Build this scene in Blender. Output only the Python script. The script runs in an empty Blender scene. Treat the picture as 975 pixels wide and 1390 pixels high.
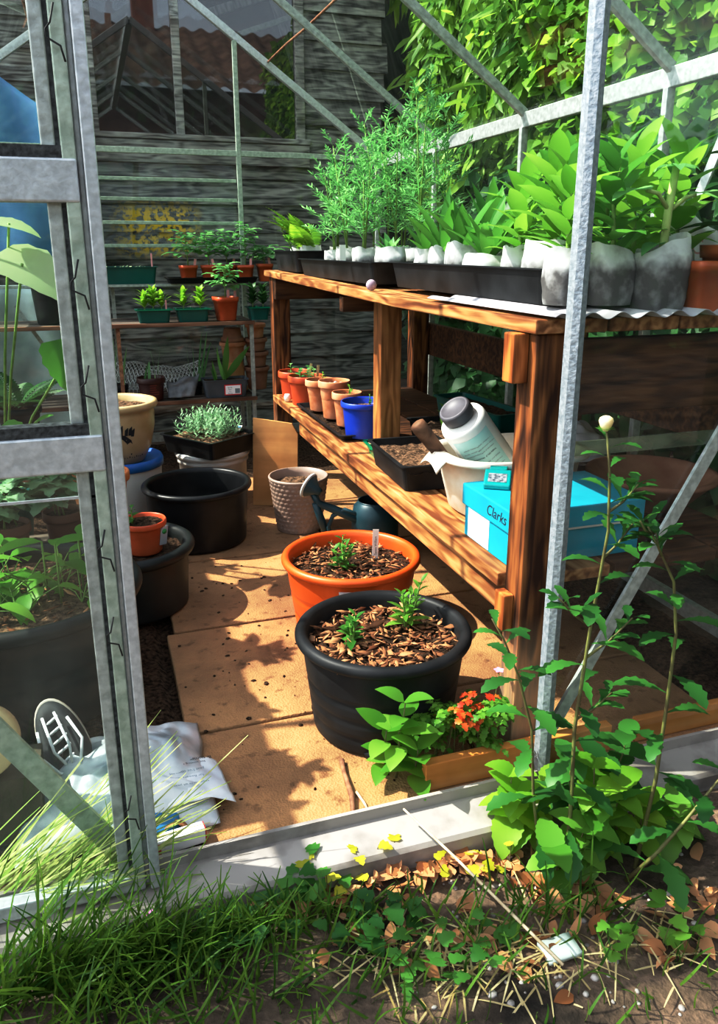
import bpy, math, random
from mathutils import Vector, Matrix, noise
V = Vector
R_ = random.Random(7)
sc = bpy.context.scene
COL = sc.collection
PI = math.pi

# ---------------------------------------------------------------- camera model (975 x 1390)
F, CX, CY, CAMH = 1060.0, 487.5, 650.0, 1.05
PITCH, YAW = math.atan(314/F), math.radians(18.4)
_s, _c, _sp, _cp = math.sin(YAW), math.cos(YAW), math.sin(PITCH), math.cos(PITCH)
RT = V((_c, -_s, 0)); FW = V((_s*_cp, _c*_cp, -_sp)); UP = RT.cross(FW); CAM = V((0, 0, CAMH))
def _ray(px, py): return RT*((px-CX)/F) - UP*((py-CY)/F) + FW
def PZ(px, py, z=0.0):
    d = _ray(px, py); return CAM + d*((z-CAMH)/d.z)
def PX(px, py, x):
    d = _ray(px, py); return CAM + d*(x/d.x)
def PY(px, py, y):
    d = _ray(px, py); return CAM + d*(y/d.y)
cam_d = bpy.data.cameras.new('camera'); cam = bpy.data.objects.new('camera', cam_d); COL.objects.link(cam)
cam.location = CAM
cam.rotation_euler = Matrix((RT, UP, -FW)).transposed().to_euler()
cam_d.sensor_fit = 'HORIZONTAL'; cam_d.sensor_width = 36; cam_d.lens = F/975*36
cam_d.shift_y = -45/975; cam_d.clip_start = .02; cam_d.clip_end = 200
sc.camera = cam

# ---------------------------------------------------------------- mesh builder
def noi(p, s=1.0): return noise.noise(V(p)*s)
class MB:
    def __init__(self): self.v, self.f, self.r, self.sm = [], [], [], []; self.cr = .5
    def add(self, vs, fs, smooth=True):
        b = len(self.v)
        self.v += [tuple(p) for p in vs]; self.r += [self.cr]*len(vs)
        self.f += [tuple(i+b for i in f) for f in fs]; self.sm += [smooth]*len(fs)
    def bx(self, x0, x1, y0, y1, z0, z1, M=None):
        vs = [V((x, y, z)) for z in (z0, z1) for y in (y0, y1) for x in (x0, x1)]
        if M: vs = [M @ p for p in vs]
        self.add(vs, [(0,2,3,1),(4,5,7,6),(0,1,5,4),(2,6,7,3),(0,4,6,2),(1,3,7,5)], False)
        return self
    def bar(self, a, b, w, d, up=(0,0,1)):
        a, b = V(a), V(b); t = (b-a).normalized(); s = t.cross(V(up)).normalized(); n = s.cross(t)
        vs = []
        for p in (a, b):
            for i, j in ((-1,-1),(1,-1),(1,1),(-1,1)): vs.append(p + s*(i*w/2) + n*(j*d/2))
        self.add(vs, [(3,2,1,0),(4,5,6,7),(0,1,5,4),(1,2,6,5),(2,3,7,6),(3,0,4,7)], False)
        return self
    def tube(self, pts, r, n=6, cap=True):
        pts = [V(p) for p in pts]; k = len(pts)
        rs = r if isinstance(r, (list, tuple)) else [r]*k
        vs, fs = [], []; s = None
        for i, p in enumerate(pts):
            t = (pts[min(i+1, k-1)] - pts[max(i-1, 0)])
            t = t.normalized() if t.length > 1e-9 else V((0,0,1))
            if s is None: s = t.cross(V((0,0,1)) if abs(t.z) < .9 else V((1,0,0))).normalized()
            else:
                s = s - t*s.dot(t); s = s.normalized() if s.length > 1e-6 else t.orthogonal().normalized()
            n2 = t.cross(s)
            for j in range(n):
                a = 2*PI*j/n; vs.append(p + (s*math.cos(a) + n2*math.sin(a))*rs[i])
        for i in range(k-1):
            for j in range(n): fs.append((i*n+j, i*n+(j+1)%n, (i+1)*n+(j+1)%n, (i+1)*n+j))
        if cap: fs += [tuple(range(n-1, -1, -1)), tuple((k-1)*n+j for j in range(n))]
        self.add(vs, fs); return self
    def lathe(self, prof, n=40, c=(0,0,0), M=None, sx=1, sy=1, squ=2.0, cap=True):
        vs, fs = [], []; c = V(c)
        for r, z in prof:
            for j in range(n):
                a = 2*PI*j/n; ca, sa = math.cos(a), math.sin(a)
                if squ != 2.0:
                    q = (abs(ca)**squ + abs(sa)**squ)**(-1/squ); ca *= q; sa *= q
                p = V((r*ca*sx, r*sa*sy, z)); vs.append((M @ p if M else p) + c)
        for i in range(len(prof)-1):
            for j in range(n): fs.append((i*n+j, i*n+(j+1)%n, (i+1)*n+(j+1)%n, (i+1)*n+j))
        if cap and prof[0][0] > 1e-5: fs.append(tuple(range(n-1, -1, -1)))
        if cap and prof[-1][0] > 1e-5: fs.append(tuple((len(prof)-1)*n+j for j in range(n)))
        self.add(vs, fs); return self
    def grid(self, fn, nu, nv, smooth=True):
        vs = [fn(i/nu, j/nv) for j in range(nv+1) for i in range(nu+1)]
        fs = [(j*(nu+1)+i, j*(nu+1)+i+1, (j+1)*(nu+1)+i+1, (j+1)*(nu+1)+i) for j in range(nv) for i in range(nu)]
        self.add(vs, fs, smooth); return self
    def leaf(self, b, d, up, L, W, curl=.3, fold=.2, shape='ovate', n=5, serr=0):
        d = d.normalized(); s = d.cross(up)
        s = s.normalized() if s.length > 1e-5 else d.orthogonal().normalized()
        nr = s.cross(d); vs, fs = [], []
        self.cr = R_.random()
        for i in range(n+1):
            t = i/n
            if shape == 'ovate': w = math.sin(PI*t**.72)**.85 if 0 < t < 1 else 0
            elif shape == 'lance': w = math.sin(PI*t**.85)**1.0 if 0 < t < 1 else 0
            elif shape == 'heart': w = (math.sin(PI*(t*.9+.1)**.62)**.75 if t < 1 else 0)
            elif shape == 'spoon': w = (math.sin(PI*t**1.7)**.8 if 0 < t < 1 else 0)
            else: w = (1-t)**.6 * min(1, .55+t*2)      # blade
            w = max(0, w)*W/2 + .0006
            if serr: w *= 1 + serr*(1 if i % 2 else -1)
            ca = curl*t
            p = b + d*(L*t*(1-.25*abs(ca)*t)) - nr*(L*ca*t*.6)
            vs += [p + s*w + nr*(fold*w), p, p - s*w + nr*(fold*w)]
        for i in range(n):
            a = i*3; fs += [(a, a+1, a+4, a+3), (a+1, a+2, a+5, a+4)]
        self.add(vs, fs)
    def build(self, name, mat, parent=None, bevel=0, sub=0, solid=0):
        me = bpy.data.meshes.new(name); me.from_pydata(self.v, [], self.f)
        me.polygons.foreach_set('use_smooth', self.sm)
        at = me.attributes.new('rnd', 'FLOAT', 'POINT'); at.data.foreach_set('value', self.r)
        me.materials.append(mat); me.update()
        o = bpy.data.objects.new(name, me); COL.objects.link(o)
        if parent: o.parent = parent
        if solid:
            m = o.modifiers.new('solid', 'SOLIDIFY'); m.thickness = solid
        if bevel:
            m = o.modifiers.new('bevel', 'BEVEL'); m.width = bevel; m.segments = 2; m.limit_method = 'ANGLE'
        if sub:
            m = o.modifiers.new('sub', 'SUBSURF'); m.levels = m.render_levels = sub
        return o
def tag(o, label=None, cat=None, group=None, kind=None):
    if label: o['label'] = label
    if cat: o['category'] = cat
    if group: o['group'] = group
    if kind: o['kind'] = kind
    return o
def thing(name, label, cat, loc=(0,0,0), group=None, kind=None, rz=0):
    o = bpy.data.objects.new(name, None); COL.objects.link(o); o.location = loc; o.rotation_euler.z = rz
    o.empty_display_size = .05
    return tag(o, label, cat, group, kind)
def text(name, s, size, mat, parent, M, align='CENTER'):
    c = bpy.data.curves.new(name, 'FONT'); c.body = s; c.size = size; c.align_x = align; c.align_y = 'CENTER'
    t = bpy.data.objects.new(name, c); COL.objects.link(t)
    me = bpy.data.meshes.new_from_object(t); bpy.data.objects.remove(t)
    me.materials.clear(); me.materials.append(mat); me.transform(M)
    o = bpy.data.objects.new(name, me); COL.objects.link(o); o.parent = parent
    return o
# ---------------------------------------------------------------- materials
def _base(name):
    m = bpy.data.materials.new(name); m.use_nodes = True; nt = m.node_tree
    return m, nt, nt.nodes['Principled BSDF'], nt.nodes['Material Output']
def ND(nt, t, **k):
    n = nt.nodes.new(t)
    for a, b in k.items():
        if hasattr(n, a): setattr(n, a, b)
        else: n.inputs[a].default_value = b
    return n
def c4(c): return (c[0], c[1], c[2], 1)
def mat(name, c1, c2=None, scale=8, rough=.6, metal=0, bump=0, stretch=(1,1,1), detail=6, lo=.35, hi=.65, bscale=None, spec=.5, trans=0):
    m, nt, b, out = _base(name); L = nt.links
    b.inputs['Roughness'].default_value = rough; b.inputs['Metallic'].default_value = metal
    b.inputs['Specular IOR Level'].default_value = spec
    if trans: b.inputs['Transmission Weight'].default_value = trans
    b.inputs['Base Color'].default_value = c4(c1)
    if c2 is None and not bump: return m
    tc = ND(nt, 'ShaderNodeTexCoord'); mp = ND(nt, 'ShaderNodeMapping'); mp.inputs['Scale'].default_value = stretch
    L.new(tc.outputs['Object'], mp.inputs['Vector'])
    nz = ND(nt, 'ShaderNodeTexNoise', Scale=scale, Detail=detail); L.new(mp.outputs[0], nz.inputs['Vector'])
    if c2 is not None:
        cr = ND(nt, 'ShaderNodeValToRGB'); cr.color_ramp.elements[0].position = lo; cr.color_ramp.elements[1].position = hi
        cr.color_ramp.elements[0].color = c4(c1); cr.color_ramp.elements[1].color = c4(c2)
        L.new(nz.outputs['Fac'], cr.inputs[0]); L.new(cr.outputs[0], b.inputs['Base Color'])
    if bump:
        n2 = nz
        if bscale: n2 = ND(nt, 'ShaderNodeTexNoise', Scale=bscale, Detail=5); L.new(mp.outputs[0], n2.inputs['Vector'])
        bp = ND(nt, 'ShaderNodeBump', Strength=bump, Distance=.01); L.new(n2.outputs['Fac'], bp.inputs['Height'])
        L.new(bp.outputs[0], b.inputs['Normal'])
    return m
def wood(name, dark, mid, light, axis=1, scale=1.0, rough=.65, bump=.25):
    m, nt, b, out = _base(name); L = nt.links; b.inputs['Roughness'].default_value = rough
    b.inputs['Specular IOR Level'].default_value = .3
    tc = ND(nt, 'ShaderNodeTexCoord'); mp = ND(nt, 'ShaderNodeMapping')
    s = [26*scale]*3; s[axis] = 1.6*scale; mp.inputs['Scale'].default_value = s
    L.new(tc.outputs['Object'], mp.inputs['Vector'])
    n1 = ND(nt, 'ShaderNodeTexNoise', Scale=1.0, Detail=4, Distortion=.6); L.new(mp.outputs[0], n1.inputs['Vector'])
    mp2 = ND(nt, 'ShaderNodeMapping'); s2 = [5*scale]*3; s2[axis] = .9*scale; mp2.inputs['Scale'].default_value = s2
    L.new(tc.outputs['Object'], mp2.inputs['Vector'])
    n2 = ND(nt, 'ShaderNodeTexNoise', Scale=1.0, Detail=3); L.new(mp2.outputs[0], n2.inputs['Vector'])
    sn = ND(nt, 'ShaderNodeMath', operation='MULTIPLY'); sn.inputs[1].default_value = 55; L.new(n2.outputs['Fac'], sn.inputs[0])
    si = ND(nt, 'ShaderNodeMath', operation='SINE'); L.new(sn.outputs[0], si.inputs[0])
    ma = ND(nt, 'ShaderNodeMath', operation='MULTIPLY_ADD'); ma.inputs[1].default_value = .13; L.new(si.outputs[0], ma.inputs[0]); L.new(n1.outputs['Fac'], ma.inputs[2])
    cr = ND(nt, 'ShaderNodeValToRGB'); e = cr.color_ramp.elements
    e[0].position = .28; e[0].color = c4(dark); e[1].position = .72; e[1].color = c4(light)
    k = e.new(.48); k.color = c4(mid)
    L.new(ma.outputs[0], cr.inputs[0])
    n3 = ND(nt, 'ShaderNodeTexNoise', Scale=5.0, Detail=4); L.new(tc.outputs['Object'], n3.inputs['Vector'])
    cr3 = ND(nt, 'ShaderNodeValToRGB'); cr3.color_ramp.elements[0].position = .35; cr3.color_ramp.elements[1].position = .6
    cr3.color_ramp.elements[0].color = (.45, .4, .38, 1); L.new(n3.outputs['Fac'], cr3.inputs[0])
    mx = ND(nt, 'ShaderNodeMix', data_type='RGBA', blend_type='MULTIPLY'); mx.inputs[0].default_value = .6
    L.new(cr.outputs[0], mx.inputs[6]); L.new(cr3.outputs[0], mx.inputs[7]); L.new(mx.outputs[2], b.inputs['Base Color'])
    bp = ND(nt, 'ShaderNodeBump', Strength=bump, Distance=.004); L.new(ma.outputs[0], bp.inputs['Height']); L.new(bp.outputs[0], b.inputs['Normal'])
    return m
def leafmat(name, c1, c2, tr=.35, rough=.45, spec=.35, back=None):
    m, nt, b, out = _base(name); L = nt.links
    at = ND(nt, 'ShaderNodeAttribute', attribute_name='rnd')
    mx = ND(nt, 'ShaderNodeMix', data_type='RGBA'); L.new(at.outputs['Fac'], mx.inputs[0])
    mx.inputs[6].default_value = c4(c1); mx.inputs[7].default_value = c4(c2)
    L.new(mx.outputs[2], b.inputs['Base Color']); b.inputs['Roughness'].default_value = rough
    b.inputs['Specular IOR Level'].default_value = spec
    tl = ND(nt, 'ShaderNodeBsdfTranslucent'); hs = ND(nt, 'ShaderNodeHueSaturation', Hue=.485, Saturation=1.0, Value=1.25)
    L.new(mx.outputs[2], hs.inputs['Color']); L.new(hs.outputs[0], tl.inputs['Color'])
    ms = ND(nt, 'ShaderNodeMixShader', Fac=min(.6, tr*1.35)); L.new(b.outputs[0], ms.inputs[1]); L.new(tl.outputs[0], ms.inputs[2])
    L.new(ms.outputs[0], out.inputs['Surface']); return m
def glassmat(name, tint=(.95,.98,.96), dust=.03, dustc=(.7,.78,.72), algae=0.0):
    m, nt, b, out = _base(name); nt.nodes.remove(b); L = nt.links
    tr = ND(nt, 'ShaderNodeBsdfTransparent'); tr.inputs[0].default_value = c4(tint)
    gl = ND(nt, 'ShaderNodeBsdfGlossy', Roughness=.02); gl.inputs[0].default_value = (1,1,1,1)
    lw = ND(nt, 'ShaderNodeLayerWeight'); pw = ND(nt, 'ShaderNodeMath', operation='POWER'); pw.inputs[1].default_value = 5; L.new(lw.outputs['Facing'], pw.inputs[0])
    fr = ND(nt, 'ShaderNodeMath', operation='MULTIPLY_ADD'); fr.inputs[1].default_value = .9; fr.inputs[2].default_value = .04; L.new(pw.outputs[0], fr.inputs[0])
    ms = ND(nt, 'ShaderNodeMixShader'); L.new(fr.outputs[0], ms.inputs[0]); L.new(tr.outputs[0], ms.inputs[1]); L.new(gl.outputs[0], ms.inputs[2])
    df = ND(nt, 'ShaderNodeBsdfDiffuse'); df.inputs[0].default_value = c4(dustc)
    tc = ND(nt, 'ShaderNodeTexCoord'); nz = ND(nt, 'ShaderNodeTexNoise', Scale=4.0, Detail=8, Roughness=.7)
    L.new(tc.outputs['Object'], nz.inputs['Vector'])
    mr = ND(nt, 'ShaderNodeMapRange'); mr.inputs[1].default_value = .4; mr.inputs[2].default_value = .75
    mr.inputs[3].default_value = dust*.4; mr.inputs[4].default_value = dust*2.2
    L.new(nz.outputs['Fac'], mr.inputs[0]); fac = mr.outputs[0]
    if algae:
        sp = ND(nt, 'ShaderNodeSeparateXYZ'); L.new(tc.outputs['Object'], sp.inputs[0])
        m2 = ND(nt, 'ShaderNodeMapRange'); m2.inputs[1].default_value = .8; m2.inputs[2].default_value = 0.0
        m2.inputs[3].default_value = 0; m2.inputs[4].default_value = algae; L.new(sp.outputs['Z'], m2.inputs[0])
        ad = ND(nt, 'ShaderNodeMath', operation='ADD'); L.new(fac, ad.inputs[0]); L.new(m2.outputs[0], ad.inputs[1]); fac = ad.outputs[0]
    m3 = ND(nt, 'ShaderNodeMixShader'); L.new(fac, m3.inputs[0]); L.new(ms.outputs[0], m3.inputs[1]); L.new(df.outputs[0], m3.inputs[2])
    L.new(m3.outputs[0], out.inputs['Surface']); return m

ALU = mat('aluminium', (.50,.53,.53), (.64,.67,.67), 90, .38, .35, .1)
ALU_J = mat('speckled_aluminium', (.27,.31,.34), (.42,.46,.49), 120, .4, .4, .2)
ALU_D = mat('weathered_aluminium', (.34,.37,.34), (.52,.56,.52), 60, .5, .3, .2)
ALU_G = mat('greenish_aluminium', (.34,.41,.33), (.50,.57,.48), 60, .5, .25, .2)
SILLM = mat('pale_weathered_metal', (.16,.14,.12), (.38,.345,.31), 9, .8, .0, .25, lo=.3, hi=.5)
RUBBER = mat('black_seal', (.012,.014,.014), (.08,.09,.09), 120, .7, bump=.3)
GLASS = glassmat('glass', dust=.006)
GLASS_R = glassmat('right_pane_glass', (.94,.97,.95), .008)
GLASS_L = glassmat('door_glass', (.93,.97,.95), .010, (.62,.74,.66), .022)
WOOD_Y = wood('bench_wood_lengthwise', (.17,.062,.022), (.36,.16,.06), (.58,.32,.14), 1, 1.8, bump=.5)
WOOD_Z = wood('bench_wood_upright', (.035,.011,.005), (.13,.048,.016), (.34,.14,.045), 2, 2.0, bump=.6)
def pale_base(m, z0, z1, col):  # adds a paler tone towards the bottom of the wood
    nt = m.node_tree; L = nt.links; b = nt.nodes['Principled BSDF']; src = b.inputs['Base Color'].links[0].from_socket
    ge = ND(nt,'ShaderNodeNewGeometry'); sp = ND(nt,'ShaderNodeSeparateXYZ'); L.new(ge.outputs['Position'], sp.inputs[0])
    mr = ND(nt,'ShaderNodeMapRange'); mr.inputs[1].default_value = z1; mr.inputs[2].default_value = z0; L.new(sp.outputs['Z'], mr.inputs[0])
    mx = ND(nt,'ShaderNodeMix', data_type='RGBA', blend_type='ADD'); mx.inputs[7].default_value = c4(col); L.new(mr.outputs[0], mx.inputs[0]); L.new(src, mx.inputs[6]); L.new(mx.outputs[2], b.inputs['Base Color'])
pale_base(WOOD_Z, .03, .33, (.34,.27,.19))
WOOD_Z2 = wood('pale_bench_post_wood', (.22,.09,.03), (.40,.18,.062), (.54,.27,.10), 2, 2.0, bump=.5)
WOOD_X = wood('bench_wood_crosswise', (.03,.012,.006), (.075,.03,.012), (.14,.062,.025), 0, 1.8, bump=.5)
WOOD_O = wood('orange_board_wood', (.62,.24,.05), (.78,.36,.10), (.85,.46,.17), 0, .6)
PLY = wood('plywood_face', (.42,.19,.06), (.58,.30,.11), (.70,.42,.18), 0, .35, bump=.08)
SHEDW = wood('grey_shed_boards', (.05,.051,.048), (.19,.19,.175), (.38,.375,.34), 0, 2.0, .8)
SHED_TRIM = wood('shed_window_timber', (.10,.10,.09), (.28,.28,.26), (.45,.44,.40), 0, 2.0, .8)
SHELFW = wood('rusty_shelf_edge', (.06,.025,.015), (.20,.09,.05), (.36,.20,.12), 0)
SOIL = mat('potting_soil', (.012,.008,.005), (.11,.065,.04), 90, .95, bump=.9, bscale=140, spec=.1)
SOIL_L = mat('dry_soil', (.05,.032,.02), (.26,.17,.11), 70, .95, bump=.9, bscale=120, spec=.1)
BARK = leafmat('bark_chips', (.10,.035,.015), (.55,.30,.16), .02, .8, .1)
BLACKP = mat('black_plastic', (.006,.007,.008), (.012,.013,.014), 20, .4, bump=.05, spec=.35)
BLACKP2 = mat('dusty_black_plastic', (.008,.009,.010), (.024,.026,.028), 12, .5, bump=.08, spec=.3)
TUBP = mat('dark_tub_plastic', (.009,.012,.011), (.022,.027,.026), 10, .45, bump=.05, spec=.35)
ORANGE = mat('orange_plastic', (.64,.105,.012), (.72,.13,.018), 10, .42)
REDPOT = mat('red_brown_plastic', (.50,.085,.025), (.62,.12,.04), 12, .42)
DREDPOT = mat('dark_red_plastic', (.14,.022,.016), (.20,.03,.02), 12, .5)
TERRA = mat('terracotta', (.46,.15,.055), (.66,.34,.20), 14, .85, bump=.15)
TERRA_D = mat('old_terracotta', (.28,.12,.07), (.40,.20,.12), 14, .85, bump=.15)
BLUEP = mat('blue_plastic', (.012,.055,.42), (.02,.08,.50), 10, .35)
BLUEL = mat('blue_lid_plastic', (.015,.13,.50), (.03,.2,.6), 10, .4)
WHITEP = mat('white_plastic', (.74,.74,.70), (.82,.82,.78), 8, .45)
CREAMP = mat('grubby_cream_plastic', (.58,.52,.42), (.80,.75,.66), 7, .5, lo=.3, hi=.55)
CREAMG = mat('cream_glaze', (.48,.34,.17), (.62,.48,.29), 9, .3)
TAUPE = mat('taupe_plastic', (.30,.22,.18), (.36,.27,.22), 9, .5)
TEALCAN = mat('dark_teal_plastic', (.012,.045,.06), (.02,.075,.095), 8, .4)
TEALDEV = mat('teal_plastic', (.0,.22,.22), (.0,.30,.29), 8, .35)
CLARK = mat('turquoise_card', (.0,.29,.40), (.0,.35,.47), 14, .6)
GREENP = mat('green_plastic', (.0,.16,.075), (.0,.26,.13), 8, .3)
GREENT = mat('dark_green_plastic', (.0,.07,.055), (.0,.10,.08), 8, .4)
GREYP = mat('slate_grey_plastic', (.055,.07,.085), (.09,.11,.13), 8, .5)
GREYLID = mat('grey_lid_plastic', (.085,.08,.09), (.13,.125,.14), 20, .5)
PAPER = mat('white_paper', (.82,.80,.82), (.88,.87,.88), 10, .7)
PINKLAB = mat('pink_plant_label', (.75,.36,.36), None, rough=.5)
CREAMLAB = mat('pale_wood_label', (.72,.60,.34), None, rough=.6)
INK = mat('dark_print', (.02,.025,.035), None, rough=.7)
INKG = mat('grey_print', (.20,.24,.27), None, rough=.7)
REDINK = mat('red_print', (.60,.03,.03), None, rough=.6)
BLUEINK = mat('blue_print', (.05,.25,.50), None, rough=.6)
GREENINK = mat('green_print', (.05,.40,.12), None, rough=.6)
FLEECE = mat('white_fleece', (.42,.41,.39), (.84,.84,.82), 22, .8, bump=.5, lo=.36, hi=.52)
FLEECE_D = mat('soil_filled_fleece', (.10,.10,.10), (.55,.56,.55), 26, .8, bump=.6, lo=.42, hi=.66)
RUST = mat('rusty_metal', (.16,.06,.03), (.38,.19,.10), 60, .8, bump=.3)
WIRE = mat('galvanised_wire', (.80,.82,.82), None, rough=.4, metal=.1)
DARKWIRE = mat('dark_wire', (.03,.03,.03), None, rough=.5, metal=.4)
BARKM = mat('brown_stem', (.10,.05,.03), (.22,.12,.07), 40, .8)
STEM_G = mat('green_stem', (.14,.26,.05), (.26,.40,.10), 30, .6)
STEM_P = mat('purple_green_stem', (.12,.10,.04), (.20,.22,.07), 30, .6)
STEM_PALE = mat('pale_hairy_stem', (.34,.45,.14), (.48,.58,.24), 30, .6)
LF_BRIGHT = leafmat('fresh_green_leaves', (.09,.28,.035), (.26,.50,.09), .38)
LF_MID = leafmat('mid_green_leaves', (.06,.22,.04), (.17,.42,.09), .38)
LF_DARK = leafmat('dark_green_leaves', (.018,.075,.025), (.05,.16,.04), .25)
LF_WEED = leafmat('weed_leaves', (.025,.115,.025), (.07,.22,.045), .25)
LF_LIME = leafmat('lime_leaves', (.15,.36,.035), (.32,.55,.07), .4)
LF_PALE = leafmat('pale_squash_leaves', (.52,.68,.40), (.70,.82,.55), .45)
LF_GREY = leafmat('silvery_leaves', (.18,.36,.20), (.45,.62,.42), .3)
LF_SAGE = leafmat('blue_green_leaves', (.10,.32,.10), (.28,.55,.24), .38)
LF_HEDGE = leafmat('hedge_leaves', (.05,.18,.025), (.34,.56,.10), .4)
LF_VINE = leafmat('vine_leaves', (.045,.18,.02), (.28,.52,.06), .42)
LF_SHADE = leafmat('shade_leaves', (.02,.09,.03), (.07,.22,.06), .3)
LF_RED = leafmat('red_orange_leaves', (.55,.06,.02), (.75,.25,.05), .3)
LF_DRY = leafmat('dry_leaves', (.30,.13,.05), (.68,.40,.22), .15, .8, .1)
LF_YEL = leafmat('yellowing_leaves', (.40,.42,.03), (.65,.60,.08), .3)
GRASSM = leafmat('grass_blades', (.03,.12,.015), (.20,.36,.05), .3)
GRASSDRY = leafmat('straw_blades', (.45,.34,.15), (.70,.60,.36), .2)
PETAL_P = mat('pink_petals', (.75,.30,.60), None, rough=.6)
PETAL_C = mat('cream_bud', (.85,.66,.32), (.9,.8,.55), 60, .7)
# ---------------------------------------------------------------- greenhouse dimensions
XL, XR, XC, YF, YB, ZE, ZA = -.87, 1.589, .36, 1.183, 4.43, 1.53, 2.39
YS = [YF+.012, 2.01, 2.815, 3.625, YB]
def roofz(x): return ZA - abs(x-XC)*(ZA-ZE)/(XR-XC)
def S(name, mb, m, parent=None, **k):
    o = mb.build(name, m, parent, **k)
    if not parent: o['kind'] = 'structure'
    return o
def SE(name): return thing(name, None, None, kind='structure')
def pane(name, pts, m, parent):
    b = MB(); b.add(pts, [tuple(range(len(pts)))], False); return b.build(name, m, parent)

# ground and floor
def gz(x, y): return -.062 + .018*noi((x*3, y*3, 0)) + .008*noi((x*11, y*11, 3)) + (.03*max(0, x-1.0) if y < 1.1 else 0)
m, nt, b, out = _base('garden_soil'); L = nt.links
tc = ND(nt, 'ShaderNodeTexCoord'); n1 = ND(nt, 'ShaderNodeTexNoise', Scale=5.0, Detail=8); n2 = ND(nt, 'ShaderNodeTexNoise', Scale=70.0, Detail=5)
for n in (n1, n2): L.new(tc.outputs['Object'], n.inputs['Vector'])
cr = ND(nt, 'ShaderNodeValToRGB'); cr.color_ramp.elements[0].position = .35; cr.color_ramp.elements[1].position = .68
cr.color_ramp.elements[0].color = (.02, .014, .009, 1); cr.color_ramp.elements[1].color = (.21, .145, .10, 1); L.new(n1.outputs['Fac'], cr.inputs[0])
mx = ND(nt, 'ShaderNodeMix', data_type='RGBA', blend_type='OVERLAY'); mx.inputs[0].default_value = .8
L.new(cr.outputs[0], mx.inputs[6]); L.new(n2.outputs['Fac'], mx.inputs[7]); L.new(mx.outputs[2], b.inputs['Base Color'])
b.inputs['Roughness'].default_value = .95
bp = ND(nt, 'ShaderNodeBump', Strength=.9, Distance=.01); L.new(n2.outputs['Fac'], bp.inputs['Height']); L.new(bp.outputs[0], b.inputs['Normal'])
GARDEN = m
g = MB(); g.grid(lambda u, v: V((-1.2+3.8*u, .1+1.0*v, gz(-1.2+3.8*u, .1+1.0*v))), 120, 40)
g.bx(-14, 14, -16, .1, -.2, -.1); g.bx(-14, 14, 1.09, 12, -.2, -.06)
S('ground', g, GARDEN)

m, nt, b, out = _base('sandy_paving'); L = nt.links
tc = ND(nt, 'ShaderNodeTexCoord'); n1 = ND(nt, 'ShaderNodeTexNoise', Scale=3.5, Detail=8, Roughness=.65); n2 = ND(nt, 'ShaderNodeTexNoise', Scale=26.0, Detail=6)
vo = ND(nt, 'ShaderNodeTexVoronoi', Scale=210.0)
for n in (n1, n2, vo): L.new(tc.outputs['Object'], n.inputs['Vector'])
cr = ND(nt, 'ShaderNodeValToRGB'); e = cr.color_ramp.elements
e[0].position = .33; e[0].color = (.24, .125, .06, 1); e[1].position = .62; e[1].color = (.47, .265, .125, 1); L.new(n1.outputs['Fac'], cr.inputs[0])
c2 = ND(nt, 'ShaderNodeValToRGB'); e = c2.color_ramp.elements
e[0].position = .30; e[0].color = (.45, .40, .36, 1); e[1].position = .42; e[1].color = (1, 1, 1, 1); L.new(n2.outputs['Fac'], c2.inputs[0])
mx = ND(nt, 'ShaderNodeMix', data_type='RGBA', blend_type='MULTIPLY'); mx.inputs[0].default_value = .9
L.new(cr.outputs[0], mx.inputs[6]); L.new(c2.outputs[0], mx.inputs[7]); L.new(mx.outputs[2], b.inputs['Base Color']); b.inputs['Roughness'].default_value = .85
bp = ND(nt, 'ShaderNodeBump', Strength=.5, Distance=.003); L.new(vo.outputs['Distance'], bp.inputs['Height']); L.new(bp.outputs[0], b.inputs['Normal'])
PAVE = m
g = MB()
for y0, y1, dx in ((1.20, 1.556, 0), (1.566, 2.06, .008), (2.07, 2.575, .03), (2.585, 3.09, .05), (3.10, 3.55, .03)):
    for x0, x1 in ((.105, .70), (.71, 1.3)): g.bx(x0+dx, x1+dx, y0, y1, -.03, 0)
S('floor', g, PAVE, bevel=.004)
g = MB(); g.grid(lambda u, v: V((XL+.03+2.4*u, YF+.03+3.2*v, -.014+.016*noi((u*30, v*40, 1)) - (.02 if .08 < XL+.03+2.4*u < 1.36 and v < .73 else 0))), 110, 140)
S('floor_soil', g, SOIL)

# sill
t1 = SE('sill')
g = MB(); prof = [(1.098, -.075), (1.098, -.022), (1.104, -.014), (1.172, -.002), (1.178, -.002), (1.178, .022), (1.186, .022), (1.186, -.075)]
x0, x1 = XL-.02, XR+.02
g.add([(x0, y, z) for y, z in prof] + [(x1, y, z) for y, z in prof], [(i, (i+1) % 8, (i+1) % 8+8, i+8) for i in range(8)] + [tuple(range(7, -1, -1)), tuple(range(8, 16))], False)
g.build('threshold', SILLM, t1)
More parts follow.
